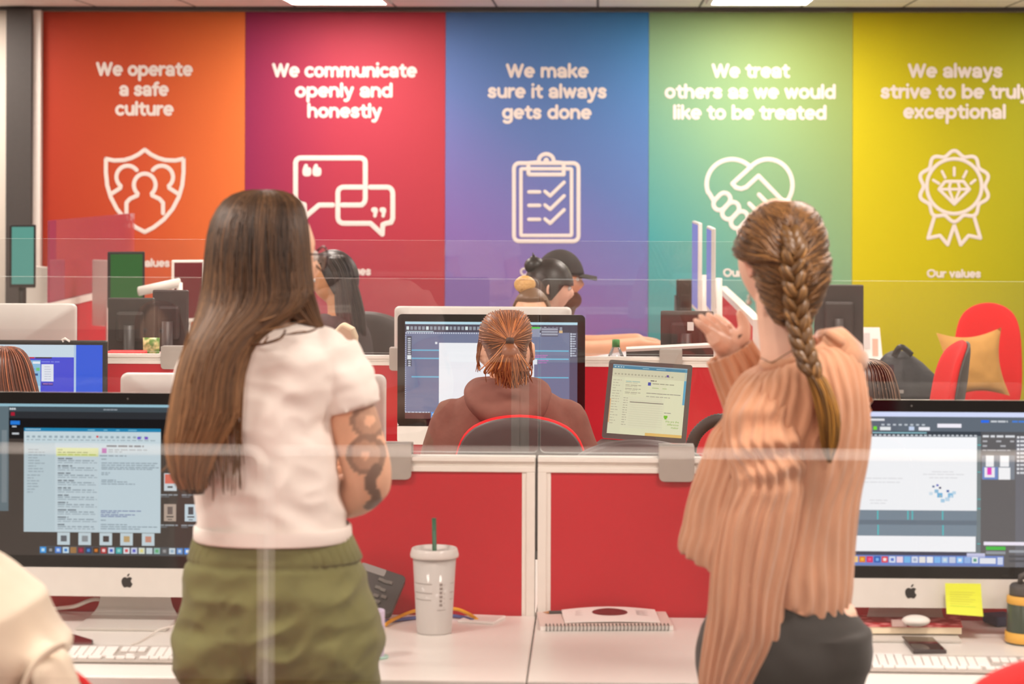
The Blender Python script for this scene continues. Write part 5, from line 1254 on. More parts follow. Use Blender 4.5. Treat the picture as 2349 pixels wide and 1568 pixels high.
def seated(label, pos, yaw, ztop, skin_c, top_c, hair_c, group=None, reach=.30, wrist_z=None, lean=0.0, head_yaw=0.0, head_pitch=0.0, arms='desk', trousers=(48, 46, 52), top_name='sweater', s=1.0, top_kind='sweater', sleeves=True):
    """a seated figure: hips over the seat, thighs level, feet on the floor"""
    P0 = Vector((pos[0], pos[1], 0)); Rz = Matrix.Rotation(yaw, 3, 'Z')
    T = lambda x, y, z: P0 + Rz @ Vector((x, y, z))
    t = thing('person', label, 'person', (pos[0], pos[1], 0), 0, group)
    hz = ztop - .118 * s; sh = ztop - .315 * s; ly = lean
    hc = T(0, ly + .015, hz); body = MB()
    M = head(body, hc, yaw + head_yaw, head_pitch, s)
    limb(body, [T(0, ly - .02, sh + .0), T(0, ly - .012, sh + .06), T(0, ly - .002, hz - .05)], [.060 * s, .050 * s, .050 * s])
    spine = [(0, 0, .54, .155, .115), (0, .0, .66, .140, .105), (0, ly * .4, .80, .150, .108), (0, ly * .8 - .01, sh - .06, .168, .105), (0, ly - .015, sh + .01, .130, .075), (0, ly - .018, sh + .035, .07, .055)]
    def torso(mb, g):
        rs = []
        for x, y, z, rx, ry in catmull(spine, 5):
            rs.append([T((rx + g) * math.cos(R(a)), y + (ry + g) * math.sin(R(a)), z) for a in range(0, 360, 10)])
        mb.rings(rs)
    torso(body, -.004)
    wz = wrist_z or (.80 if arms == 'desk' else .62)
    A_ = []
    for sx in (-1, 1):
        S_ = T(.155 * sx, ly - .012, sh - .012); E_ = T(.215 * sx, ly + .06, max(sh - .29, wz - .02)); W_ = T(.13 * sx, ly + reach, wz)
        if arms == 'lap': E_ = T(.21 * sx, ly + .02, sh - .29); W_ = T(.10 * sx, .22, .64)
        A_.append((S_, E_, W_))
        limb(body, [S_, E_, W_], [.048, .040, .028]); d = (W_ - E_).normalized()
        hand(body, W_, d + Vector((0, 0, -.15)), Vector((0, 0, -1)), sx, .35)
        limb(body, [T(.09 * sx, .02, .545), T(.115 * sx, .22, .545), T(.12 * sx, .42, .52), T(.12 * sx, .44, .30), T(.12 * sx, .43, .085)], [.085, .078, .058, .050, .036])
        limb(body, [T(.12 * sx, .41, .055), T(.12 * sx, .53, .035)], [.036, .028])
    bo = body.build('body', M_skin, t); remesh(bo, .0085, 2); skin_paint(bo, skin_c); eyes(t, hc, M, s)
    c = MB(); torso(c, .012)
    for (S_, E_, W_) in A_:
        if sleeves: limb(c, [S_, E_, W_.lerp(E_, .06)], [.064, .054, .040])
        else: limb(c, [S_, S_.lerp(E_, .62)], [.064, .058])
    m = mat(top_name, top_c, .85, vary=.10, scale=20, bump=.35)
    co = c.build(top_kind, m, t); remesh(co, .011, 3)
    tr = MB(); rs = []
    for z, rx, ry in ((.475, .15, .13), (.54, .172, .130), (.60, .168, .126), (.66, .152, .116)): rs.append([T(rx * math.cos(R(a)), ry * math.sin(R(a)), z) for a in range(0, 360, 12)])
    tr.rings(rs)
    for sx in (-1, 1): limb(tr, [T(.09 * sx, .03, .55), T(.115 * sx, .22, .552), T(.12 * sx, .425, .535), T(.12 * sx, .445, .30), T(.12 * sx, .435, .11)], [.096, .090, .072, .062, .056])
    to_ = tr.build('trousers', mat(top_name + '_trousers', trousers, .85, vary=.1, scale=30, bump=.2), t); remesh(to_, .014, 2)
    for sx in (-1, 1): shoe(t, T(.12 * sx, .43, .08), Rz @ Y_)
    return t, hc, M, sh, T
def hair_cap(mb, hc, M, s=1.0, front=.35, low=-.35, grow=1.09, vol=(1, 1, 1)):
    """skull cap of hair leaving the face free: rows from the crown down"""
    nu = 40; rs = []
    for i in range(13):
        ph = math.pi * .02 + (math.pi * .66) * i / 12
        r = []
        for j in range(nu):
            th = 2 * math.pi * j / nu
            x, y, z = math.sin(ph) * math.cos(th), math.sin(ph) * math.sin(th), math.cos(ph)
            # pull the hem up where the face is
            lim = low if y < .0 else low + (front - low) * min(1, y / .38)
            if z < lim:
                z = lim; q = math.sqrt(max(0, 1 - z * z)); L = math.hypot(x, y) or 1; x, y = x / L * q, y / L * q
            X, Y, Z = .076 * x * vol[0], .097 * y * vol[1], .116 * z * vol[2]
            r.append(hc + M @ (Vector((X, Y - .004, Z + .002)) * s * grow))
        rs.append(r)
    inner = [[hc + (p - hc) * .93 for p in r] for r in rs]
    mb.rings(rs + list(reversed(inner)), True)
    return rs
displace(jo, lambda p: (.3 - abs(noise.noise(Vector((p.x * 6 + p.z * 3, p.y * 4, p.z * 7 - p.x * 5))))) * .022)
# ================================================================== the long haired woman in the white T-shirt (left)
YA = 4.55
def wp(px, py, dy=0.0): return A(px, py, YA + dy)
wa = thing('person', 'standing woman with long brown hair, white T-shirt and olive trousers, arms folded', 'person', (wp(640, 1400).x, YA, 0))
hcA = wp(617, 590, .035); yawA = R(-52)
b = MB(); MA = head(b, hcA, yawA, R(-4), 1.0)
limb(b, [wp(612, 790, .0), wp(612, 735, .005), wp(608, 660, .02)], [.062, .055, .056])
def rowsolid(mb, rows, Yc, **k): mb.rings(loft_rows(rows, Yc, **k))
rowsolid(b, [(735, 575, 660, .09), (765, 510, 720, .12), (800, 480, 760, .14), (880, 465, 750, .165), (950, 462, 742, .17), (1060, 466, 752, .17), (1160, 470, 768, .17), (1240, 468, 782, .18), (1340, 458, 805, .20), (1440, 445, 825, .21), (1490, 450, 822, .18)], YA, n=3, res=32)
AR = [wp(758, 828, .0), wp(800, 930, .0), wp(838, 1060, .0), wp(846, 1105, .01)]
limb(b, AR, [.040, .048, .0475, .044])
limb(b, [wp(846, 1105, .012), wp(800, 1136, .07), wp(700, 1140, .17), wp(600, 1120, .20)], [.044, .044, .034, .028])
hand(b, wp(595, 1118, .20), (-1, .05, .15), (0, -.7, .6), 1, .5)
limb(b, [wp(490, 822, .02), wp(468, 960, .05), wp(480, 1075, .10)], [.046, .042, .040])
limb(b, [wp(480, 1075, .10), wp(560, 1110, .20), wp(690, 1105, .23)], [.040, .034, .027])
hand(b, wp(695, 1105, .23), (1, .05, .1), (0, -.7, -.6), -1, .5)
for cx, sx in ((505, -1), (730, 1)):
    limb(b, [wp(cx, 1440), wp(cx, 1800, .01), wp(cx - 4 * sx, 2150, .0), wp(cx - 4 * sx, 2440, .0)], [.074, .060, .050, .036])
    an = wp(cx - 4 * sx, 2440); limb(b, [Vector((an.x, YA, .05)), Vector((an.x, YA + .14, .03))], [.036, .028])
bo = b.build('body', M_skin, wa); remesh(bo, .0055, 2)
r1, r2, r3 = wp(846, 968, -.046), wp(853, 1046, -.044), wp(835, 1040, -.05)
TZ, TX, TY = 1.0, wp(770, 1000).x, YA + .03
T_R = [(wp(846, 966, -.045), .034, .010), (wp(838, 1044, -.047), .037, .008)]
T_P = [wp(*q) for q in ((868, 1070), (856, 1090), (852, 1108), (864, 1128), (864, 1146), (848, 1162))]
T_L = (wp(832, 905), wp(842, 945))
def tattoo(p, base):
    if p.z < TZ or p.x < TX or p.y > TY: return base
    k = 0.0
    for c, r, hole in T_R:
        d = math.hypot(p.x - c.x, p.z - c.z)
        if d < r: k = max(k, (.66 if d > r * .72 else .42) if d > hole else 0.0)
    for a_, b_ in zip(T_P, T_P[1:]):
        ab = b_ - a_; t = max(0, min(1, ((p.x - a_.x) * ab.x + (p.z - a_.z) * ab.z) / (ab.x ** 2 + ab.z ** 2)))
        if math.hypot(p.x - a_.x - ab.x * t, p.z - a_.z - ab.z * t) < .0105: k = max(k, .80)
    a_, b_ = T_L
    if b_.z < p.z < a_.z and abs(p.x - (a_.x + (b_.x - a_.x) * (a_.z - p.z) / (a_.z - b_.z))) < .010: k = max(k, .5)
    ink = (.055, .045, .045, 1)
    return tuple(u + (v - u) * k for u, v in zip(base, ink))
skin_paint(bo, (238, 186, 154), tattoo); eyes(wa, hcA, MA, 1.0)
# T-shirt
M_tee = mat('white_cotton', (250, 240, 232), .85, vary=.02, scale=10, bump=.12, sheen=.1)
c = MB()
rowsolid(c, [(741, 560, 690, .10), (750, 530, 722, .135), (764, 495, 752, .165), (790, 465, 785, .195), (830, 448, 800, .215), (890, 440, 785, .228), (945, 438, 766, .232), (1000, 440, 768, .232), (1050, 442, 776, .232), (1110, 446, 783, .234), (1170, 449, 790, .236), (1215, 451, 797, .24), (1228, 452, 799, .24)], YA, n=5, res=64,
         fn=lambda t, a, cc: 1 + .022 * noise.noise(Vector((math.cos(a) * 2.2, math.sin(a) * 2.2 + 3, t * 5))) * min(1, t * 3) + .006 * math.sin(a * 14) * max(0, t - .8))
c.ell(wp(742, 812), .052, .075, .050)
sl = [wp(748, 814, .0), wp(774, 860, -.002), wp(795, 912, -.004), wp(804, 938, -.005)]
ax_ = (sl[-1] - sl[0]).normalized()
c.tube(catmull([tuple(p) for p in sl], 5), [.064] * 4 + [.062] * 4 + [.058] * 4 + [.056] * 4, 28, flat=1.0)
sl = [wp(490, 812, .02), wp(474, 880, .035), wp(468, 935, .05)]
c.tube(catmull([tuple(p) for p in sl], 5), [.062] * 5 + [.059] * 6, 24)
to_ = c.build('t_shirt', M_tee, wa); remesh(to_, .0055, 3)
px_ = wp(757, 962); Z_H = wp(600, 1228).z
def tee_fold(p):              # creases pulled from the armpit and across the back
    d = noise.noise(Vector((p.x * 9 + p.z * 7, p.y * 4, p.z * 10 - p.x * 6))) * .006 + (.3 - abs(noise.noise(Vector((p.x * 6 + p.z * 8, p.y * 4, p.z * 9 - p.x * 7))))) * .012 + noise.noise(Vector((p.x * 20 + p.z * 24, p.y * 9, p.z * 12))) * .003 + (.3 - abs(noise.noise(Vector((p.x * 13 + p.z * 16 + 3, p.y * 7, p.z * 17 - p.x * 9))))) * .007
    d *= max(0.0, min(1.0, (p.z - Z_H - .012) / .05))
    dd = (Vector((p.x - px_.x, 0, p.z - px_.z)))
    if dd.x < 0 and dd.length < .16 and p.y < YA: d -= .006 * gauss(dd.z - .02 * math.sin(dd.x * 30), .014) * (1 - dd.length / .16)
    return d
displace(to_, tee_fold)
hem = MB()
ring_ = lambda y, g: loft_rows([(y, 449 - g, 803 + g, .258)] * 2, YA, n=1, res=64)[0]
hem.rings([ring_(1200, -2), ring_(1206, 4), ring_(1231, 5), ring_(1234, 2), ring_(1231, -4), ring_(1204, -6)], False); hem.build('hem_band', M_tee, wa)
# trousers
M_olive = mat('olive_cotton', (114, 112, 62), .85, vary=.10, scale=16, bump=.2, sheen=.1)
c = MB()
rowsolid(c, [(1205, 456, 794, .222), (1235, 450, 805, .232), (1262, 441, 818, .24), (1300, 430, 833, .25), (1350, 420, 848, .262), (1400, 413, 858, .27), (1450, 410, 865, .275), (1490, 411, 866, .27), (1530, 418, 864, .25), (1560, 430, 858, .20)], YA, n=5, res=90,
         fn=lambda t, a, cc: 1 + (.009 * math.sin(a * 38) * max(0, 1 - abs(t - .22) * 5)))
rowsolid(c, [(1385, 505, 565, .10), (1440, 412, 640, .245), (1500, 411, 612, .25), (1568, 418, 594, .225), (1700, 432, 590, .20), (2000, 448, 580, .17), (2400, 462, 566, .145)], YA, n=4, res=40)
rowsolid(c, [(1385, 695, 745, .10), (1440, 580, 864, .245), (1500, 590, 866, .25), (1568, 604, 860, .225), (1700, 640, 838, .20), (2000, 655, 810, .17), (2400, 668, 790, .145)], YA, n=4, res=40)
po = c.build('trousers', M_olive, wa); remesh(po, .0055, 1)
Z_W = wp(600, 1235).z; zs, z4, mx_ = wp(600, 1282).z, wp(600, 1400).z, wp(575, 1500).x
def olive_fold(p):
    d = noise.noise(Vector((p.x * 8 - p.z * 9, p.y * 3, p.z * 5 + p.x * 8))) * .010 + (.35 - abs(noise.noise(Vector((p.x * 9 - p.z * 15, p.y * 4, p.z * 6 + p.x * 9))))) * .022 + noise.noise(Vector((p.x * 15 - p.z * 23, p.y * 6, p.z * 8 + p.x * 14))) * .005 + (.3 - abs(noise.noise(Vector((p.x * 22 - p.z * 26 + 5, p.y * 8, p.z * 12 + p.x * 18))))) * .006
    d *= min(1.0, max(.15, (Z_W - p.z) / .10))
    d -= .004 * gauss(p.z - zs, .0035)
    m_ = mx_ + (z4 - p.z) * .14
    if p.y < YA and p.z < z4: d -= .014 * gauss(p.x - m_ + .01, .012) * min(1, (z4 - p.z) / .1)
    return d
displace(po, olive_fold)
wb = MB(); ring_ = lambda y, xl, xr, g: loft_rows([(y, xl - g, xr + g, .226 + g * .001)] * 2, YA, n=1, res=120, fn=lambda t, a, cc: 1 + .011 * math.sin(a * 40))[0]
wb.rings([ring_(1218, 452, 800, 0), ring_(1224, 450, 803, 4), ring_(1276, 437, 824, 7), ring_(1281, 436, 826, 3), ring_(1278, 437, 824, -6), ring_(1222, 452, 800, -8)], False); wb.build('waistband', M_olive, wa)
for cx, sx in ((505, -1), (730, 1)): shoe(wa, wp(cx - 4 * sx, 2440), (0, 1, 0))
# hair: shell and locks
HA = hairmat('brown_hair', (78, 50, 28), .5)
def hbrown(z): return z
mass = [(436, 585, 622, .05, .01), (442, 556, 650, .10, .01), (456, 528, 676, .15, .008), (480, 507, 690, .185, .0), (520, 489, 698, .205, -.006), (570, 481, 702, .212, -.010), (620, 476, 706, .212, -.012), (670, 470, 710, .205, -.016), (706, 463, 690, .19, -.03), (740, 452, 640, .165, -.055), (780, 436, 590, .135, -.085), (830, 418, 562, .11, -.105), (890, 403, 550, .095, -.118), (950, 393, 545, .085, -.125), (1010, 386, 508, .075, -.13), (1060, 392, 486, .065, -.132), (1100, 402, 472, .05, -.132), (1132, 424, 468, .03, -.13)]
mass = [(a, l, r, th, dy) for a, l, r, th, dy in mass]
G_ = loft_rows(mass, YA, n=4, res=64, power=2.15)
hs = MB().rings(G_)
hs.rings(loft_rows([(560, 640, 700, .06, -.01), (620, 625, 708, .08, -.01), (670, 628, 714, .085, -.012), (705, 645, 724, .07, -.01), (735, 685, 732, .045, -.012), (752, 715, 738, .02, -.01)], YA, n=4, res=24))
dark = tuple(lin(v) for v in (52, 32, 18)) + (1,)
hs.c = [dark] * len(hs.c)
ho = hs.build('hair', HA, wa)
paths = []; rn = random.Random(5); nr = len(G_)
for i in range(1500):
    a = rn.uniform(math.pi * .92, math.pi * 2.08) if rn.random() < .85 else rn.uniform(0, math.pi * 2)
    f = (a / (2 * math.pi) * 64) % 64; j0 = int(f); fr = f - j0
    k0 = 0 if rn.random() < .55 else rn.randint(0, 30); k1 = nr - 1 - rn.randint(0, 22)
    P = []; off = rn.uniform(.0005, .006); ph1, ph2 = rn.uniform(0, 6), rn.uniform(0, 6)
    if k1 - k0 < 10: continue
    for k in range(k0, k1, 3):
        c_ = sum(G_[k], Vector()) / 64
        f2 = (f + .8 * math.sin(k * .07 + ph1) + .35 * math.sin(k * .21 + ph2)) % 64; j0 = int(f2); fr = f2 - j0
        p = G_[k][j0].lerp(G_[k][(j0 + 1) % 64], fr); P.append(p + (p - c_).normalized() * off)
    paths.append(P)
L2 = loft_rows([(560, 640, 700, .06, -.01), (620, 625, 708, .08, -.01), (670, 628, 714, .085, -.012), (705, 645, 724, .07, -.01), (735, 685, 732, .045, -.012), (752, 712, 738, .02, -.01)], YA, n=5, res=48)
for i in range(170):
    f = rn.uniform(22, 50) % 48; j = int(f); P = []; off = rn.uniform(.0005, .005)
    for k in range(0, len(L2), 2):
        c_ = sum(L2[k], Vector()) / 48; p = L2[k][j]; P.append(p + (p - c_).normalized() * off)
    paths.append(P)
lk = strands(paths, .0022, (46, 30, 18), (112, 80, 52), 2, .35, tip=(168, 122, 82), zr=(wp(600, 560).z, wp(430, 1130).z))
lk.build('hair_locks', HA, wa)
# loose wisps over the nape and the shirt
wis = []
for pts in ([(640, 722), (600, 736), (560, 750), (555, 775), (590, 788), (640, 775), (655, 757)], [(700, 735), (650, 752), (600, 760), (556, 770)], [(600, 740), (568, 762), (560, 782), (600, 790), (618, 770)], [(545, 800), (556, 900), (548, 1010), (552, 1120)], [(540, 820), (530, 900), (545, 980), (536, 1090)], [(560, 830), (545, 900), (520, 960), (530, 1060)], [(395, 950), (380, 1000), (388, 1060), (370, 1080)], [(735, 750), (712, 757), (690, 762), (650, 768)], [(430, 760), (412, 840), (392, 930), (388, 1010)]):
    for q in range(3):
        wis.append([A(x + rn.uniform(-4, 4), y + rn.uniform(-3, 3), YA - .128 + rn.uniform(-.004, .004)) for x, y in pts])
for q in range(70):
    x0 = rn.uniform(470, 545); x1 = x0 + rn.uniform(-25, 22); ye = rn.uniform(980, 1150); y0_ = rn.uniform(720, 840)
    wis.append([A(x0 + (x1 - x0) * t + 7 * math.sin(t * 5 + q), y0_ + (ye - y0_) * t, YA - .124 - .014 * t + rn.uniform(-.004, .004)) for t in (0, .25, .5, .75, 1)])
wis = [[Vector(p) for p in catmull([tuple(p) for p in P], 4)] for P in wis]
strands(wis, .0016, (96, 62, 36), (130, 92, 56), 4).build('hair_wisps', HA, wa)
# glasses
gl = thing('glasses', 'dark thin framed glasses worn by the long haired woman', 'glasses', hcA)
M_gf = mat('dark_glasses_frame', (52, 30, 40), .25)
Hm = lambda x, y, z: hcA + MA @ Vector((x, y, z))
for sx in (-1, 1):
    ring__ = [Hm(sx * .034 + .027 * math.cos(R(a)), .101 - .006 * abs(math.cos(R(a)) * sx + .4), .004 + .023 * math.sin(R(a))) for a in range(0, 361, 20)]
    MB().tube(ring__, .0019, 8).build('rim', M_gf, gl)
    MB().add(ring__[:-1] + [Hm(sx * .034, .1005, .004)], [(i, (i + 1) % 18, 18) for i in range(18)], 0, None, True).build('lens', M_glass, gl)
    MB().tube([Hm(sx * .061, .097, .012), Hm(sx * .076, .09, .012), Hm(sx * .081, .02, .010), Hm(sx * .083, -.012, .0)], .0018, 8).build('temple_arm', M_gf, gl)
MB().tube([Hm(-.008, .102, .008), Hm(0, .106, .011), Hm(.008, .102, .008)], .0018, 8).build('bridge', M_gf, gl)
# ================================================================== the woman with a braid in the ribbed sweater (right)
YR = 4.55
def wq(px, py, dy=0.0): return A(px, py, YR + dy)
wr = thing('person', 'standing woman with a long braid and pink ribbed sweater, one palm raised', 'person', (wq(1800, 1400).x, YR, 0))
hcR = wq(1790, 592, .03); b = MB(); MR = head(b, hcR, R(33), R(-5), .98)
limb(b, [wq(1830, 870, .0), wq(1808, 800, .0), wq(1795, 720, .012), wq(1790, 650, .02)], [.070, .054, .049, .050])
rowsolid(b, [(826, 1755, 1885, .10), (850, 1745, 1925, .12), (900, 1735, 1945, .14), (1000, 1720, 1955, .18), (1120, 1715, 1935, .17), (1250, 1705, 1895, .13), (1350, 1695, 1900, .15), (1450, 1675, 1930, .19), (1500, 1675, 1935, .18)], YR, n=3, res=32)
# near arm hanging down, far arm raised with the palm turned up
limb(b, [wq(1762, 905, -.02), wq(1752, 1100, -.09), wq(1725, 1330, -.12)], [.036, .038, .036])
limb(b, [wq(1725, 1330, -.12), wq(1690, 1500, -.10), wq(1668, 1640, -.08)], [.037, .033, .026])
hand(b, wq(1666, 1650, -.08), (-.05, .15, -1), (.9, .3, 0), -1, .5)
limb(b, [wq(1915, 890, .03), wq(1850, 980, .13), wq(1760, 985, .18)], [.046, .041, .038])
WR = wq(1672, 806, .17)
limb(b, [wq(1760, 985, .18), wq(1715, 890, .175), WR], [.038, .034, .027])
# raised hand: palm, four fingers, thumb
def hq(px, py, dy): return wq(px, py, .17 + dy)
pal = [(hq(1640, 778, -.035), hq(1600 + 30, 764, -.032)), (hq(1650, 776, -.012), hq(1641, 757, -.010)), (hq(1664, 776, .010), hq(1655, 753, .012)), (hq(1680, 772, .030), hq(1668, 750, .032))]
for p_, q_ in pal: b.tube([WR.lerp(p_, .35), p_, q_], [.0165, .0165, .0120], 10, round_ends=True)
b.tube([WR, hq(1650, 785, -.028), hq(1634, 770, -.034)], [.022, .019, .013], 10, round_ends=True)
fing = [[hq(1630, 766, -.034), hq(1616, 752, -.040), hq(1604, 743, -.042), hq(1596, 735, -.040)],
        [hq(1641, 756, -.012), hq(1625, 741, -.016), hq(1615, 733, -.018), hq(1608, 726, -.016)],
        [hq(1655, 752, .012), hq(1640, 737, .012), hq(1632, 729, .010), hq(1625, 722, .012)],
        [hq(1670, 748, .036), hq(1657, 736, .042), hq(1650, 730, .044), hq(1643, 725, .046)]]
for f_, r_ in zip(fing, (.0080, .0084, .0086, .0084)): b.tube(f_, [r_ * 1.08, r_, r_ * .93, r_ * .76], 10, round_ends=True)
b.tube([hq(1690, 786, .0), hq(1704, 768, .004), hq(1708, 747, .006), hq(1702, 729, .006), hq(1697, 719, .004)], [.019, .0165, .0125, .0105, .0080], 12, round_ends=True)
b.tube([WR, hq(1690, 788, .0), hq(1682, 772, .02)], [.024, .020, .016], 10, round_ends=True)
for cx, sx in ((1715, -1), (1885, 1)):
    limb(b, [wq(cx, 1440), wq(cx, 1800, .01), wq(cx, 2150), wq(cx, 2440)], [.074, .060, .050, .036])
    an = wq(cx, 2440); limb(b, [Vector((an.x, YR, .05)), Vector((an.x - .03, YR + .13, .03))], [.036, .028])
bo = b.build('body', M_skin, wr); remesh(bo, .0038, 1)
mole = hq(1698, 771, -.02)
ear_c = hcR + MR @ Vector((-.076, -.012, -.008)); red_ = rgb((205, 96, 66))
def skin_r(p, base):
    if math.hypot(p.x - mole.x, p.z - mole.z) < .0032 and YR + .1 < p.y < YR + .2: return (.10, .05, .04, 1)
    d = (p - ear_c).length
    if d < .034:
        k = .55 * (1 - d / .034) ** .5; return tuple(u + (v - u) * k for u, v in zip(base, red_))
    return base
skin_paint(bo, (246, 200, 175), skin_r)
eyes(wr, hcR, MR, .98)
# ribbed sweater
M_knit = mat('pink_chenille_knit', (211, 156, 122), .95, vary=.12, scale=26, bump=.3, sheen=.35, stretch=(1, 1, .35))
def ribs(n, amp, seed=0.0, wob=.0):
    def f(t, a, c):
        w = wob * noise.noise(Vector((math.cos(a) * 2, math.sin(a) * 2 + seed, t * 6)))
        r = math.sin((a + w) * n)
        return 1 + amp * (abs(r) ** .6 * (1 if r > 0 else -1)) + .022 * noise.noise(Vector((math.cos(a) * 1.6 + seed, math.sin(a) * 1.6, t * 4)))
    return f
sw = MB()
rows = [(806, 1768, 1890, .125, -.005, -30), (812, 1752, 1910, .155, 0, -34), (826, 1730, 1944, .185, 0, -34), (852, 1708, 1972, .21, 0, -26), (900, 1690, 1986, .23, 0, -10), (960, 1662, 1994, .24, .005, 0), (1000, 1632, 1995, .25, .01, 0), (1060, 1612, 1986, .255, .012, 0), (1120, 1594, 1970, .255, .014, 8), (1180, 1580, 1960, .26, .016, 22), (1240, 1570, 1955, .265, .018, 40), (1292, 1562, 1952, .268, .018, 62), (1334, 1560, 1942, .264, .018, 80), (1348, 1562, 1934, .258, .018, 84)]
G_ = loft_rows(rows, YR, n=7, res=360, power=2.15, fn=ribs(32, .024, 1.0, .10))
inner = loft_rows([(1338, 1578, 1914, .225, .018, 80), (1200, 1615, 1920, .205, .016, 26)], YR, n=3, res=360, power=2.15)
sw.rings(G_ + inner, False)
# collar roll
ck = MB()
neck = []
for j in range(0, 49):
    a = 2 * math.pi * j / 48; c_ = wq(1829, 808, -.004)
    neck.append(c_ + Vector((.062 * math.cos(a), .066 * math.sin(a), .024 * math.cos(a) + .006 * math.sin(a))))
ck.tube(neck, [.0105 + .0012 * math.sin(j * 2.4) for j in range(49)], 12)
sw.v.extend(ck.v); o_ = len(sw.v) - len(ck.v)
sw.f += [tuple(i + o_ for i in f) for f in ck.f]; sw.m += ck.m; sw.c += ck.c; sw.sm += ck.sm
fold = [wq(1884, 778, -.03), wq(1903, 769, -.045), wq(1925, 782, -.05), wq(1937, 800, -.04)]
sw.tube(catmull([tuple(p) for p in fold], 5), [.008] * 4 + [.011] * 8 + [.008] * 4, 10)
for q0, q1 in (((1878, 792), (1952, 822)), ((1886, 806), (1962, 840))):
    sw.tube([wq(*q0, -.03), wq((q0[0] + q1[0]) / 2, (q0[1] + q1[1]) / 2 - 12, -.02), wq(*q1, .0)], [.030, .040, .034], 14)
sweater = sw.build('sweater', M_knit, wr)
# near sleeve, with folds at the shoulder and long ribs down the arm
srows = [(838, 1738, 1806, .06, .03), (858, 1706, 1828, .13, .01), (890, 1682, 1842, .16, -.01), (940, 1664, 1852, .175, -.03), (1000, 1660, 1852, .18, -.05), (1050, 1668, 1850, .178, -.06), (1090, 1674, 1846, .172, -.068), (1130, 1668, 1842, .165, -.074), (1200, 1650, 1832, .158, -.08), (1280, 1638, 1816, .152, -.084), (1350, 1632, 1802, .148, -.086), (1410, 1627, 1794, .146, -.084), (1460, 1619, 1788, .142, -.08), (1510, 1611, 1766, .134, -.075), (1560, 1606, 1740, .122, -.07), (1610, 1612, 1722, .105, -.065), (1625, 1614, 1718, .10, -.062)]
def sleeve_fn(t, a, c):
    up = max(0, 1 - abs(t - .25) / .22)
    w = .12 * noise.noise(Vector((a * 1.5, t * 5, 7.0)))
    r = math.sin((a + w + .55 * math.sin(t * 9) * up) * 20)
    fd = .085 * up * math.sin(t * 70 + 3.2 * math.cos(a + 1.1) + 1.5 * noise.noise(Vector((a * 2, t * 8, 1))))* max(0, math.sin(-a + .35)) ** .5 if math.sin(-a + .35) > 0 else 0
    return 1 + (.060 - .026 * up) * (abs(r) ** .6 * (1 if r > 0 else -1)) + fd + .03 * noise.noise(Vector((a, t * 7, 3)))
s1 = MB().rings(loft_rows(srows, YR, n=9, res=220, power=2.1, fn=sleeve_fn), True)
s1.build('sleeve', M_knit, wr)
# far sleeve around the raised forearm, ribs along its length
def ribtube(path, rad, n, amp, N=150, flat=1.0):
    P = [Vector(p[:3]) for p in catmull([tuple(p) for p in path], 8)]; Rr = [q[0] for q in catmull([(r,) for r in rad], 8)]
    mb = MB(); rs = []; ref = Vector((0, -1, 0))
    for i, p in enumerate(P):
        t = (P[min(i + 1, len(P) - 1)] - P[max(i - 1, 0)]).normalized()
        a = (ref - t * ref.dot(t)).normalized(); bb = t.cross(a); ref = a; r_ = []
        for j in range(N):
            th = 2 * math.pi * j / N; s_ = math.sin(th * n + .6 * noise.noise(Vector((i * .12, math.cos(th), math.sin(th)))))
            m = Rr[i] * (1 + amp * (abs(s_) ** .6 * (1 if s_ > 0 else -1)))
            r_.append(p + a * (m * flat * math.cos(th)) + bb * (m * math.sin(th)))
        rs.append(r_)
    inn = [[P[0] + (q - P[0]) * .86 for q in rs[0]], [P[3] + (q - P[3]) * .86 for q in rs[3]]]
    return mb.rings(list(reversed(inn)) + rs, False)
ribtube([wq(1673, 806, .17), wq(1690, 840, .172), wq(1712, 888, .175), wq(1742, 950, .175), wq(1770, 1000, .165), wq(1850, 990, .12), wq(1925, 900, .03)], [.047, .0505, .054, .060, .066, .066, .066], 15, .075).build('sleeve', M_knit, wr)
# black trousers
M_blk = mat('black_trouser_cloth', (28, 24, 23), .8, vary=.15, scale=14, bump=.25, sheen=.15)
c = MB()
rowsolid(c, [(1290, 1680, 1900, .15), (1350, 1655, 1918, .18), (1395, 1640, 1940, .205), (1422, 1622, 1968, .24), (1455, 1611, 1990, .262), (1490, 1607, 1999, .272), (1530, 1608, 1992, .26), (1560, 1618, 1975, .22)], YR, n=5, res=64)
rowsolid(c, [(1440, 1612, 1840, .25), (1510, 1604, 1822, .25), (1568, 1604, 1800, .225), (1800, 1625, 1792, .18), (2100, 1645, 1775, .15), (2400, 1655, 1765, .135)], YR, n=4, res=36)
rowsolid(c, [(1440, 1770, 1992, .25), (1510, 1790, 1998, .25), (1568, 1808, 1985, .225), (1800, 1815, 1970, .18), (2100, 1825, 1945, .15), (2400, 1832, 1938, .135)], YR, n=4, res=36)
po = c.build('trousers', M_blk, wr); remesh(po, .0065, 2)
displace(po, lambda p: noise.noise(Vector((p.x * 9 + p.z * 8, p.y * 4, p.z * 9 - p.x * 5))) * .009 + noise.noise(Vector((p.x * 19 + p.z * 14, p.y * 8, p.z * 17))) * .004)
for cx in (1715, 1885): shoe(wr, wq(cx, 2440), (-.2, 1, 0))
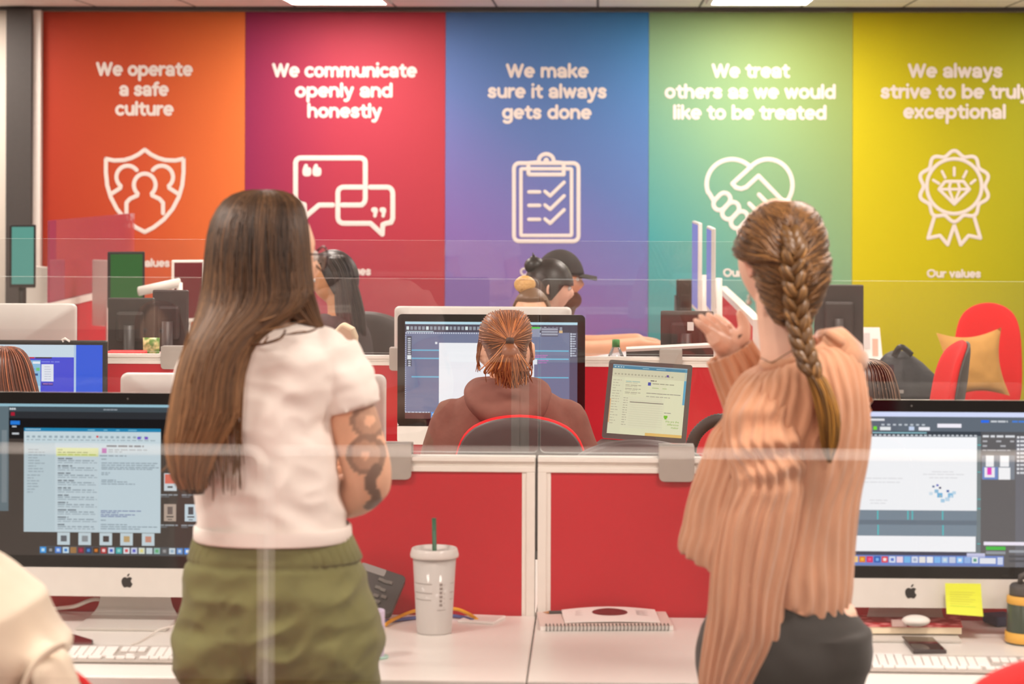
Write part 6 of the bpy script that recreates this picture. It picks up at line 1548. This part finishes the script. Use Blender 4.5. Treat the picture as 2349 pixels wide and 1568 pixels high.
# hair drawn back into the braid
HR = hairmat('dark_blond_hair', (110, 74, 38), .40)
hrows = [(461, 1785, 1815, .04, .02), (466, 1768, 1836, .09, .018), (478, 1748, 1855, .135, .012), (500, 1723, 1871, .17, .006), (535, 1703, 1884, .192, .0), (575, 1692, 1891, .20, -.004), (592, 1702, 1894, .20, -.014), (606, 1730, 1894, .19, -.024), (640, 1741, 1892, .175, -.032), (668, 1750, 1882, .155, -.036), (698, 1764, 1868, .13, -.042), (725, 1778, 1856, .10, -.052), (748, 1796, 1848, .06, -.056)]
GR = loft_rows(hrows, YR, n=5, res=80, power=2.1)
hm = MB().rings(GR); hm.c = [tuple(lin(v) for v in (62, 40, 20)) + (1,)] * len(hm.c); hm.build('hair', HR, wr)
bpts = [(1812, 528), (1817, 548), (1822, 570), (1817, 612), (1822, 660), (1826, 705), (1832, 745), (1840, 785), (1850, 820), (1862, 852)]
bdy = [-.088, -.102, -.112, -.115, -.116, -.112, -.112, -.118, -.125, -.130]
BP = [Vector(p) for p in catmull([tuple(wq(x, y, d)) for (x, y), d in zip(bpts, bdy)], 6)]
paths = []; rn = random.Random(9); nr = len(GR)
for i in range(1900):
    a = rn.uniform(math.pi * .86, math.pi * 2.14) if i < 1500 else rn.uniform(0, math.pi * 2); k0 = int(rn.uniform(1, nr - 3)); f = (a / (2 * math.pi) * 80) % 80
    # sweep round the head surface toward the braid line
    src_k, P = k0, []
    tgt_a = 1.5 * math.pi + .10; da = (tgt_a - a + math.pi) % (2 * math.pi) - math.pi
    off = rn.uniform(.0006, .0055); kk = min(nr - 2, k0 + rn.uniform(2, 12)); ph = rn.uniform(0, 6)
    for q in range(13):
        t = q / 12; aa = a + da * (t * .97); k = k0 + (kk - k0) * t ** 1.6 + .5 * math.sin(t * 6 + ph)
        k = max(0, min(nr - 1.001, k)); f = (aa / (2 * math.pi) * 80) % 80; j = int(f) % 80; k_i = int(k); kf = k - k_i; fr = f - int(f)
        g = lambda kk_: GR[kk_][j].lerp(GR[kk_][(j + 1) % 80], fr)
        p = g(k_i).lerp(g(k_i + 1), kf); c_ = sum(GR[k_i], Vector()) / 80
        P.append(p + (p - c_).normalized() * (off + .006 * math.sin(t * math.pi)))
    paths.append(P)
strands(paths, .0015, (72, 47, 25), (150, 105, 58), 6, .2).build('hair_locks', HR, wr)
# braid: overlapping locks left and right, each made of strands
bl = []; bmass = MB()
nb_ = 12; seg = (len(BP) - 1) / nb_
def bpt(s_):
    s_ = max(0, min(len(BP) - 1.001, s_)); i = int(s_); return BP[i].lerp(BP[i + 1], s_ - i)
for i in range(nb_ * 2):
    side = 1 if i % 2 else -1; s_ = (i / 2 + .25) * seg; u = i / (nb_ * 2)
    wdt = (.0100 if u < .2 else .0135) * (1 if u < .7 else 1 - (u - .7) * .8)
    c0 = bpt(s_); tn = (bpt(s_ + 1.5) - bpt(s_ - 1.5)).normalized(); sd = tn.cross(Vector((0, -1, 0))).normalized() * -1
    path0 = [c0 + sd * side * wdt * 1.05 - tn * .016 + Y_ * .004, c0 + sd * side * wdt * .95 - tn * .004 - Y_ * .010, c0 + sd * side * wdt * .35 + tn * .013 - Y_ * .012, c0 - sd * side * wdt * .35 + tn * .021 - Y_ * .002]
    cc_ = catmull([tuple(p) for p in path0], 4)
    bmass.tube(cc_, [.0055 + .0052 * math.sin(math.pi * min(1, .15 + q / (len(cc_) - 1) * .85)) for q in range(len(cc_))], 10, 0, tuple(lin(v) for v in (104, 72, 36)) + (1,))
    for q in range(16):
        th = rn.uniform(0, 2 * math.pi); e = .0098 * rn.uniform(.75, 1.08); P = []
        for k, p in enumerate(cc_):
            m = math.sin(math.pi * min(1, .12 + .88 * k / (len(cc_) - 1))); P.append(Vector(p) + (sd * math.cos(th) + Vector((0, -1, 0)) * abs(math.sin(th)) + tn * .4 * math.sin(th)) * e * (.3 + .7 * m))
        bl.append(P)
bmass.rings([[bpt(k) + Vector((.009 * math.cos(R(a)), .008 * math.sin(R(a)), 0)) for a in range(0, 360, 30)] for k in range(0, len(BP), 2)], True, 0, tuple(lin(v) for v in (52, 34, 16)) + (1,))
br_o = bmass.build('braid', HR, wr)
strands(bl, .0017, (76, 50, 24), (182, 134, 76), 8, .3).build('braid_strands', HR, br_o)
tie = BP[-1]
MB().tube([tie + Vector((-.003, 0, .010)), tie + Vector((.003, 0, -.010))], [.0135, .0125], 14).build('hair_tie', mat('black_elastic', (30, 26, 28), .7), br_o)
trow = [(858, 1852, 1880, .03, -.130), (875, 1858, 1894, .034, -.132), (910, 1870, 1910, .038, -.134), (960, 1880, 1922, .036, -.136), (1010, 1886, 1920, .030, -.136), (1040, 1893, 1912, .02, -.135), (1060, 1900, 1906, .006, -.134)]
GT_ = loft_rows(trow, YR, n=5, res=24)
tl_ = MB().rings(GT_); tl_.c = [tuple(lin(v) for v in (112, 76, 30)) + (1,)] * len(tl_.c); to2 = tl_.build('braid_tail', HR, br_o)
tp = []
for i in range(150):
    j = rn.randrange(24); off = rn.uniform(.0, .004); ph = rn.uniform(0, 6); P = []
    for k in range(0, len(GT_) - rn.randint(0, 8), 2):
        c_ = sum(GT_[k], Vector()) / 24; p = GT_[k][j]; P.append(p + (p - c_) * .1 + Vector((.0012 * math.sin(k * .3 + ph), -off, 0)))
    if len(P) > 3: tp.append(P)
strands(tp, .0018, (88, 58, 22), (186, 134, 58), 12, .3).build('tail_strands', HR, br_o)
e_ = hcR + MR @ Vector((-.080, -.008, -.045))
M_pearl = mat('pearl_earring', (240, 226, 210), .2)
MB().ell(e_ + Vector((-.002, -.008, -.036)), .0055, .0055, .0055).ell(e_ + Vector((-.002, -.006, -.026)), .003, .003, .005).build('earring', M_pearl, wr)
MB().tube([wq(1744, 820, -.02), wq(1770, 832, -.058), wq(1815, 805, -.066), wq(1850, 775, -.050)], .0009, 6).build('necklace', mat('fine_gold_chain', (120, 90, 60), .3, metal=.6), wr)
# ================================================================== the hooded woman at the second row (seated, back to the viewer)
YH = 7.22
hh = lambda px, py, dy=0.0: A(px, py, YH + dy)
zt_ = hh(1165, 714).z
ph_, hc, Mh, shz, T = seated('seated woman with a copper ponytail and brown hooded sweatshirt, seen from behind', (hh(1158, 900).x, YH + .06), 0.0, zt_ - .008, (240, 186, 156), (128, 84, 72), (150, 90, 50), lean=.03, top_name='brown_hoodie', trousers=(60, 58, 64), top_kind='hoodie')
M_hood = MATS['brown_hoodie']
c = MB()
rowsolid(c, [(866, 1090, 1235, .15, .05), (880, 1072, 1256, .19, .03), (900, 1062, 1268, .21, .0), (922, 1066, 1264, .20, -.03), (948, 1085, 1250, .16, -.06), (980, 1120, 1230, .10, -.085), (1000, 1150, 1200, .05, -.09)], YH + .02, n=4, res=48,
         fn=lambda t, a, cc: 1 + .05 * noise.noise(Vector((math.cos(a) * 2, math.sin(a) * 2, t * 4))))
ho_ = c.build('hood', M_hood, ph_); remesh(ho_, .008, 3)
c = MB()
rowsolid(c, [(895, 1085, 1255, .16), (915, 1052, 1288, .19), (940, 1028, 1312, .21), (975, 1008, 1334, .225), (1010, 994, 1345, .23), (1060, 985, 1350, .235), (1150, 985, 1345, .24), (1250, 1000, 1335, .25)], YH + .04, n=4, res=48)
for sx, x0, x1 in ((-1, 1022, 1000), (1, 1322, 1345)):
    limb(c, [hh(x0 + 18 * -sx, 960, .04), hh(x1, 1080, .06), hh(x1 + 10 * sx, 1160, .12)], [.062, .062, .056])
so_ = c.build('hoodie_shoulders', M_hood, ph_); remesh(so_, .009, 3)
displace(so_, lambda p: (.3 - abs(noise.noise(Vector((p.x * 10, p.y * 5, p.z * 9 + p.x * 4))))) * .014)
HH = hairmat('copper_hair', (150, 88, 46), .42)
hr = [(711, 1150, 1182, .04, .01), (716, 1130, 1200, .10, .008), (728, 1113, 1211, .15, .004), (750, 1101, 1219, .19, .0), (778, 1099, 1219, .20, -.004), (796, 1110, 1210, .185, -.014), (826, 1122, 1206, .16, -.024), (846, 1132, 1204, .12, -.036), (862, 1146, 1192, .07, -.044)]
GH = loft_rows(hr, YH + .02, n=4, res=64, power=2.1)
hm = MB().rings(GH); hm.c = [tuple(lin(v) for v in (112, 60, 32)) + (1,)] * len(hm.c); hm.build('hair', HH, ph_)
tie = hh(1170, 783, -.102); rn = random.Random(21); paths = []
for i in range(620):
    k0 = rn.randrange(1, len(GH) - 1); a = rn.uniform(math.pi * .9, math.pi * 2.1); j = int(a / (2 * math.pi) * 64) % 64
    s0 = GH[k0][j]; cc = hc + Vector((0, .01, .0)); P = []; n_ = 9
    for q in range(n_):
        t = q / (n_ - 1); p = s0.lerp(tie, t); d_ = (p - cc); r0 = (s0 - cc).length * (1 - t) + (tie - cc).length * t
        P.append(cc + d_.normalized() * (r0 + .003 + rn.uniform(0, .001)))
    paths.append(P)
strands(paths, .0022, (120, 62, 30), (196, 122, 66), 22, .3).build('hair_locks', HH, ph_)
tail = []
for i in range(260):
    ex = 1172 + rn.gauss(0, 22); ey = 868 + rn.uniform(-14, 26) - abs(ex - 1172) * .25; b_ = rn.uniform(-10, 10)
    P = [tie + Vector((rn.uniform(-.008, .008), .004, rn.uniform(-.008, .006))), hh(1170 + (ex - 1170) * .45 + b_ * .4, 815, -.128 + rn.uniform(-.006, .012)), hh(1170 + (ex - 1170) * .85 + b_, 848, -.126 + rn.uniform(-.006, .014)), hh(ex, ey, -.118 + rn.uniform(-.006, .012))]
    tail.append([Vector(p) for p in catmull([tuple(p) for p in P], 4)])
po_ = strands(tail, .0026, (124, 66, 30), (206, 132, 70), 24, .3).build('ponytail', HH, ph_)
bk_ = MB()
rowsolid(bk_, [(786, 1160, 1180, .03, -.10), (800, 1150, 1190, .04, -.115), (830, 1143, 1200, .04, -.115), (855, 1142, 1204, .03, -.11), (872, 1150, 1196, .012, -.11)], YH, n=3, res=20)
bk_.c = [tuple(lin(v) for v in (128, 70, 34)) + (1,)] * len(bk_.c); bk_.build('ponytail_core', HH, po_)
MB().tube([tie + Vector((0, -.004, .006)), tie + Vector((0, -.012, -.004))], [.0125, .0115], 12).build('hair_tie', mat('dark_hair_tie', (60, 34, 24), .7), po_)
side = []
for x0, x1 in ((1100, 1094), (1098, 1102), (1097, 1098), (1219, 1212), (1218, 1220)):
    for q in range(9):
        P = [hh(x0 + (8 if x0 < 1150 else -8) + rn.uniform(-5, 5), 758, .01), hh(x0 + (2 if x0 < 1150 else -2) + rn.uniform(-4, 4), 790, .03), hh(x0 - (2 if x0 < 1150 else -2) + rn.uniform(-4, 4), 818, .04), hh(x1 + rn.uniform(-3, 3), 845 + rn.uniform(-8, 12), .05)]
        side.append([Vector(p) for p in catmull([tuple(p) for p in P], 4)])
strands(side, .0011, (120, 62, 30), (180, 110, 60), 26).build('side_wisps', HH, ph_)

# ------------------------------------------------------------------ people further back
def locks_on(G_, n, c1, c2, seed, parent, m, w=.003, a0=0, a1=2 * math.pi, name='hair_locks', step=2):
    rn = random.Random(seed); paths = []; N = len(G_[0])
    for i in range(n):
        j = int(rn.uniform(a0, a1) / (2 * math.pi) * N) % N; off = rn.uniform(.0005, .006); P = []
        for k in range(rn.randint(0, 3), len(G_) - rn.randint(0, 4), step):
            c_ = sum(G_[k], Vector()) / N; p = G_[k][j]; P.append(p + (p - c_).normalized() * off)
        if len(P) > 3: paths.append(P)
    return strands(paths, w, c1, c2, seed, .3).build(name, m, parent)
def dark(mb, c): mb.c = [tuple(lin(v) for v in c) + (1,)] * len(mb.c); return mb
# auburn head at the left edge
YE_ = 7.30; ee = lambda px, py, dy=0.0: A(px, py, YE_ + dy)
t, hc, Mx_, sz, T = seated('person with auburn hair seated at the left edge, before the blue screen', (ee(5, 900).x, YE_), 0.0, ee(5, 798).z, (236, 184, 154), (96, 84, 90), None, lean=.02, top_name='grey_sweater')
HE = hairmat('auburn_hair', (130, 70, 46), .4)
G2 = loft_rows([(795, -5, 20, .04), (800, -25, 38, .11), (815, -44, 54, .165), (840, -58, 66, .20), (870, -64, 74, .205), (900, -68, 82, .20), (950, -70, 90, .18), (1000, -66, 88, .15), (1060, -50, 74, .08)], YE_ + .0, n=4, res=48)
dark(MB().rings(G2), (104, 54, 36)).build('hair', HE, t); locks_on(G2, 330, (92, 44, 28), (186, 112, 76), 31, t, HE, .0026)
chair('office_chair', 'office chair of the auburn haired person at the left edge', (ee(5, 900).x, YE_ + .02, 0), 0, False, 'charcoal backed office chairs', high=.95)
# dark brown head at the right, behind the front divider
YD = 7.20; dd_ = lambda px, py, dy=0.0: A(px, py, YD + dy)
t, hc, Mx_, sz, T = seated('person with dark brown hair seated low behind the right computer', (dd_(1985, 900).x, YD), 0.0, dd_(1990, 828).z, (232, 180, 150), (70, 66, 70), None, lean=.02, top_name='charcoal_sweater')
HD = hairmat('dark_brown_hair', (70, 48, 36), .4)
G2 = loft_rows([(824, 1965, 1996, .04), (829, 1944, 2018, .11), (845, 1926, 2038, .165), (870, 1916, 2048, .20), (900, 1912, 2056, .205), (940, 1914, 2060, .19), (990, 1925, 2052, .15), (1040, 1945, 2030, .08)], YD, n=4, res=48)
dark(MB().rings(G2), (58, 38, 28)).build('hair', HD, t); locks_on(G2, 330, (50, 32, 24), (148, 112, 86), 33, t, HD, .0026)
chair('office_chair', 'office chair of the dark haired person behind the right computer', (dd_(1985, 900).x, YD + .02, 0), 0, False, 'charcoal backed office chairs', high=.95)
# dark haired woman facing left at the bench
YN = 10.75; nn_ = lambda px, py, dy=0.0: A(px, py, YN + dy)
t, hc, Mx_, sz, T = seated('woman with long black hair in a dark jacket, facing left beyond the second glass', (nn_(772, 700).x + .09, YN), R(72), nn_(765, 579).z, (222, 158, 112), (62, 54, 56), None, lean=.10, head_yaw=R(14), head_pitch=R(-10), top_name='dark_jacket', trousers=(40, 38, 42), top_kind='jacket')
HN = hairmat('black_hair', (42, 34, 32), .4)
cp = MB(); hair_cap(cp, hc, Mx_, 1.0, front=.62, low=-.55, grow=1.11, vol=(1.08, 1.05, 1.0)); dark(cp, (40, 32, 30)).build('hair', HN, t)
G2 = loft_rows([(584, 752, 784, .08), (592, 742, 796, .15), (615, 760, 808, .17), (650, 772, 815, .17), (690, 772, 826, .15), (740, 776, 836, .12), (790, 786, 836, .08), (815, 800, 826, .03)], YN - .005, n=4, res=36)
dark(MB().rings(G2), (40, 32, 30)).build('long_hair', HN, t); locks_on(G2, 160, (26, 20, 20), (86, 70, 62), 35, t, HN, .003)
chair('office_chair', 'dark chair of the black haired woman at the left bench', (T(0, -.04, 0).x, T(0, -.04, 0).y, 0), R(72), False, 'charcoal backed office chairs', high=1.0, arms=False)
cb_ = A(872, 715, 11.2)
chair('office_chair', 'grey chair back standing right of the black haired woman', (cb_.x, 11.5, 0), R(-14), False, 'charcoal backed office chairs', high=cb_.z, arms=False)
# woman with a dark bun and the man with a cap, facing right
YU = 10.30; uu = lambda px, py, dy=0.0: A(px, py, YU + dy)
t, hc, Mx_, sz, T = seated('woman with black fringe and small bun, facing right beyond the second glass', (uu(1255, 700).x - .075, YU), R(-84), uu(1265, 598).z, (244, 196, 172), (86, 74, 78), None, lean=.07, head_yaw=R(8), head_pitch=R(-6), top_name='plum_top', trousers=(44, 42, 48), s=.98)
cp = MB(); hair_cap(cp, hc, Mx_, .98, front=.14, low=-.42, grow=1.10, vol=(1.06, 1.04, 1.0)); dark(cp, (40, 34, 32)).build('hair', HN, t)
bn = MB(); bc = hc + Mx_ @ Vector((0, -.075, .088))
bn.ell(bc, .044, .040, .038); bn.ell(bc + Vector((-.004, 0, .028)), .016, .016, .016); bn.tube([bc + Vector((0, 0, .03)), bc + Vector((-.008, -.01, .055))], [.008, .002], 6)
dark(bn, (34, 28, 26)).build('hair_bun', HN, t)
chair('office_chair', 'dark chair of the woman with the black fringe', (T(0, -.04, 0).x, T(0, -.04, 0).y, 0), R(-84), False, 'charcoal backed office chairs', high=.98, arms=False)
YC = 11.25; kk = lambda px, py, dy=0.0: A(px, py, YC + dy)
t, hc, Mx_, sz, T = seated('bearded man in a black cap, forearms reaching out, facing right', (kk(1300, 700).x - .125, YC), R(-88), kk(1300, 582).z, (232, 172, 136), (128, 98, 78), None, lean=.08, head_pitch=R(-4), reach=.38, wrist_z=.955, top_name='tan_t_shirt', trousers=(50, 50, 58), sleeves=False, top_kind='t_shirt')
M_cap = mat('black_cap_cloth', (48, 42, 40), .8, vary=.1, scale=60)
cp = MB(); hair_cap(cp, hc, Mx_, 1.0, front=.18, low=.02, grow=1.16, vol=(1.04, 1.04, 1.02)); ct = cp.build('cap', M_cap, t)
br_m = MB(); rows_ = []
for i in range(7):
    u = i / 6; w_ = .072 * (1 - .5 * u * u) if u < 1 else .02
    rows_.append([hc + Mx_ @ Vector((w_ * v_, .085 + .085 * u, .036 - .010 * u - .016 * v_ * v_)) for v_ in (-1, -.6, -.2, .2, .6, 1)])
vs = [p for r_ in rows_ for p in r_]; br_m.add(vs + [p - Vector((0, 0, .004)) for p in vs], [(i * 6 + j, i * 6 + j + 1, i * 6 + j + 7, i * 6 + j + 6) for i in range(6) for j in range(5)] + [(42 + i * 6 + j, 42 + i * 6 + j + 6, 42 + i * 6 + j + 7, 42 + i * 6 + j + 1) for i in range(6) for j in range(5)], 0, None, True)
br_m.build('cap_brim', M_cap, ct)
bd = MB(); bd.ell(hc + Mx_ @ Vector((0, .052, -.092)), .060, .056, .046, Mx_, 20, 12); bd.ell(hc + Mx_ @ Vector((0, .040, -.140)), .046, .040, .050, Mx_, 16, 10)
bo_ = bd.build('beard', mat('brown_beard', (98, 66, 44), .7, vary=.3, scale=120, bump=.5), t); remesh(bo_, .008, 3)
bh = MB(); hair_cap(bh, hc, Mx_, 1.0, front=.15, low=-.45, grow=1.07); dark(bh, (84, 56, 38)).build('hair', hairmat('brown_short_hair', (84, 56, 38), .5), t)
chair('office_chair', 'dark chair of the man with the black cap', (T(0, -.04, 0).x, T(0, -.04, 0).y, 0), R(-88), False, 'charcoal backed office chairs', high=1.0, arms=False)
# blond bun head behind the white computer back
YO = 9.62; oo = lambda px, py, dy=0.0: A(px, py, YO + dy)
t, hc, Mx_, sz, T = seated('person with a blond bun and dark roots, just above the white computer back', (oo(1222, 720).x, YO), R(176), oo(1222, 664).z, (236, 184, 148), (90, 84, 92), None, lean=.03, top_name='grey_top', arms='lap')
HO = hairmat('blond_hair', (206, 160, 92), .45)
cp = MB(); hair_cap(cp, hc, Mx_, 1.0, front=.62, low=-.5, grow=1.10); dark(cp, (98, 72, 46)).build('hair', HO, t)
bc = oo(1204, 652, -.03); bn = MB()
bn.ell(bc, .040, .036, .036)
for i in range(40):
    rn2 = random.Random(i); a = rn2.uniform(0, 6.28); tl = rn2.uniform(-.9, .9); P = []
    for q in range(9):
        th = a + q * .45; v_ = Vector((math.cos(th), math.sin(th) * math.cos(tl), math.sin(th) * math.sin(tl))); P.append(bc + v_ * .039)
    bn.tube(P, .0045, 5)
dark(bn, (210, 164, 96)).build('hair_bun', HO, t)
MB().tube([oo(1192, 668, -.02), oo(1206, 672, -.045), oo(1222, 668, -.02)], .007, 8).build('scrunchie', mat('dark_scrunchie', (96, 82, 80), .8), t)
chair('office_chair', 'dark chair of the person with the blond bun', (T(0, -.04, 0).x, T(0, -.04, 0).y, 0), R(176), False, 'charcoal backed office chairs', high=.94, arms=False)
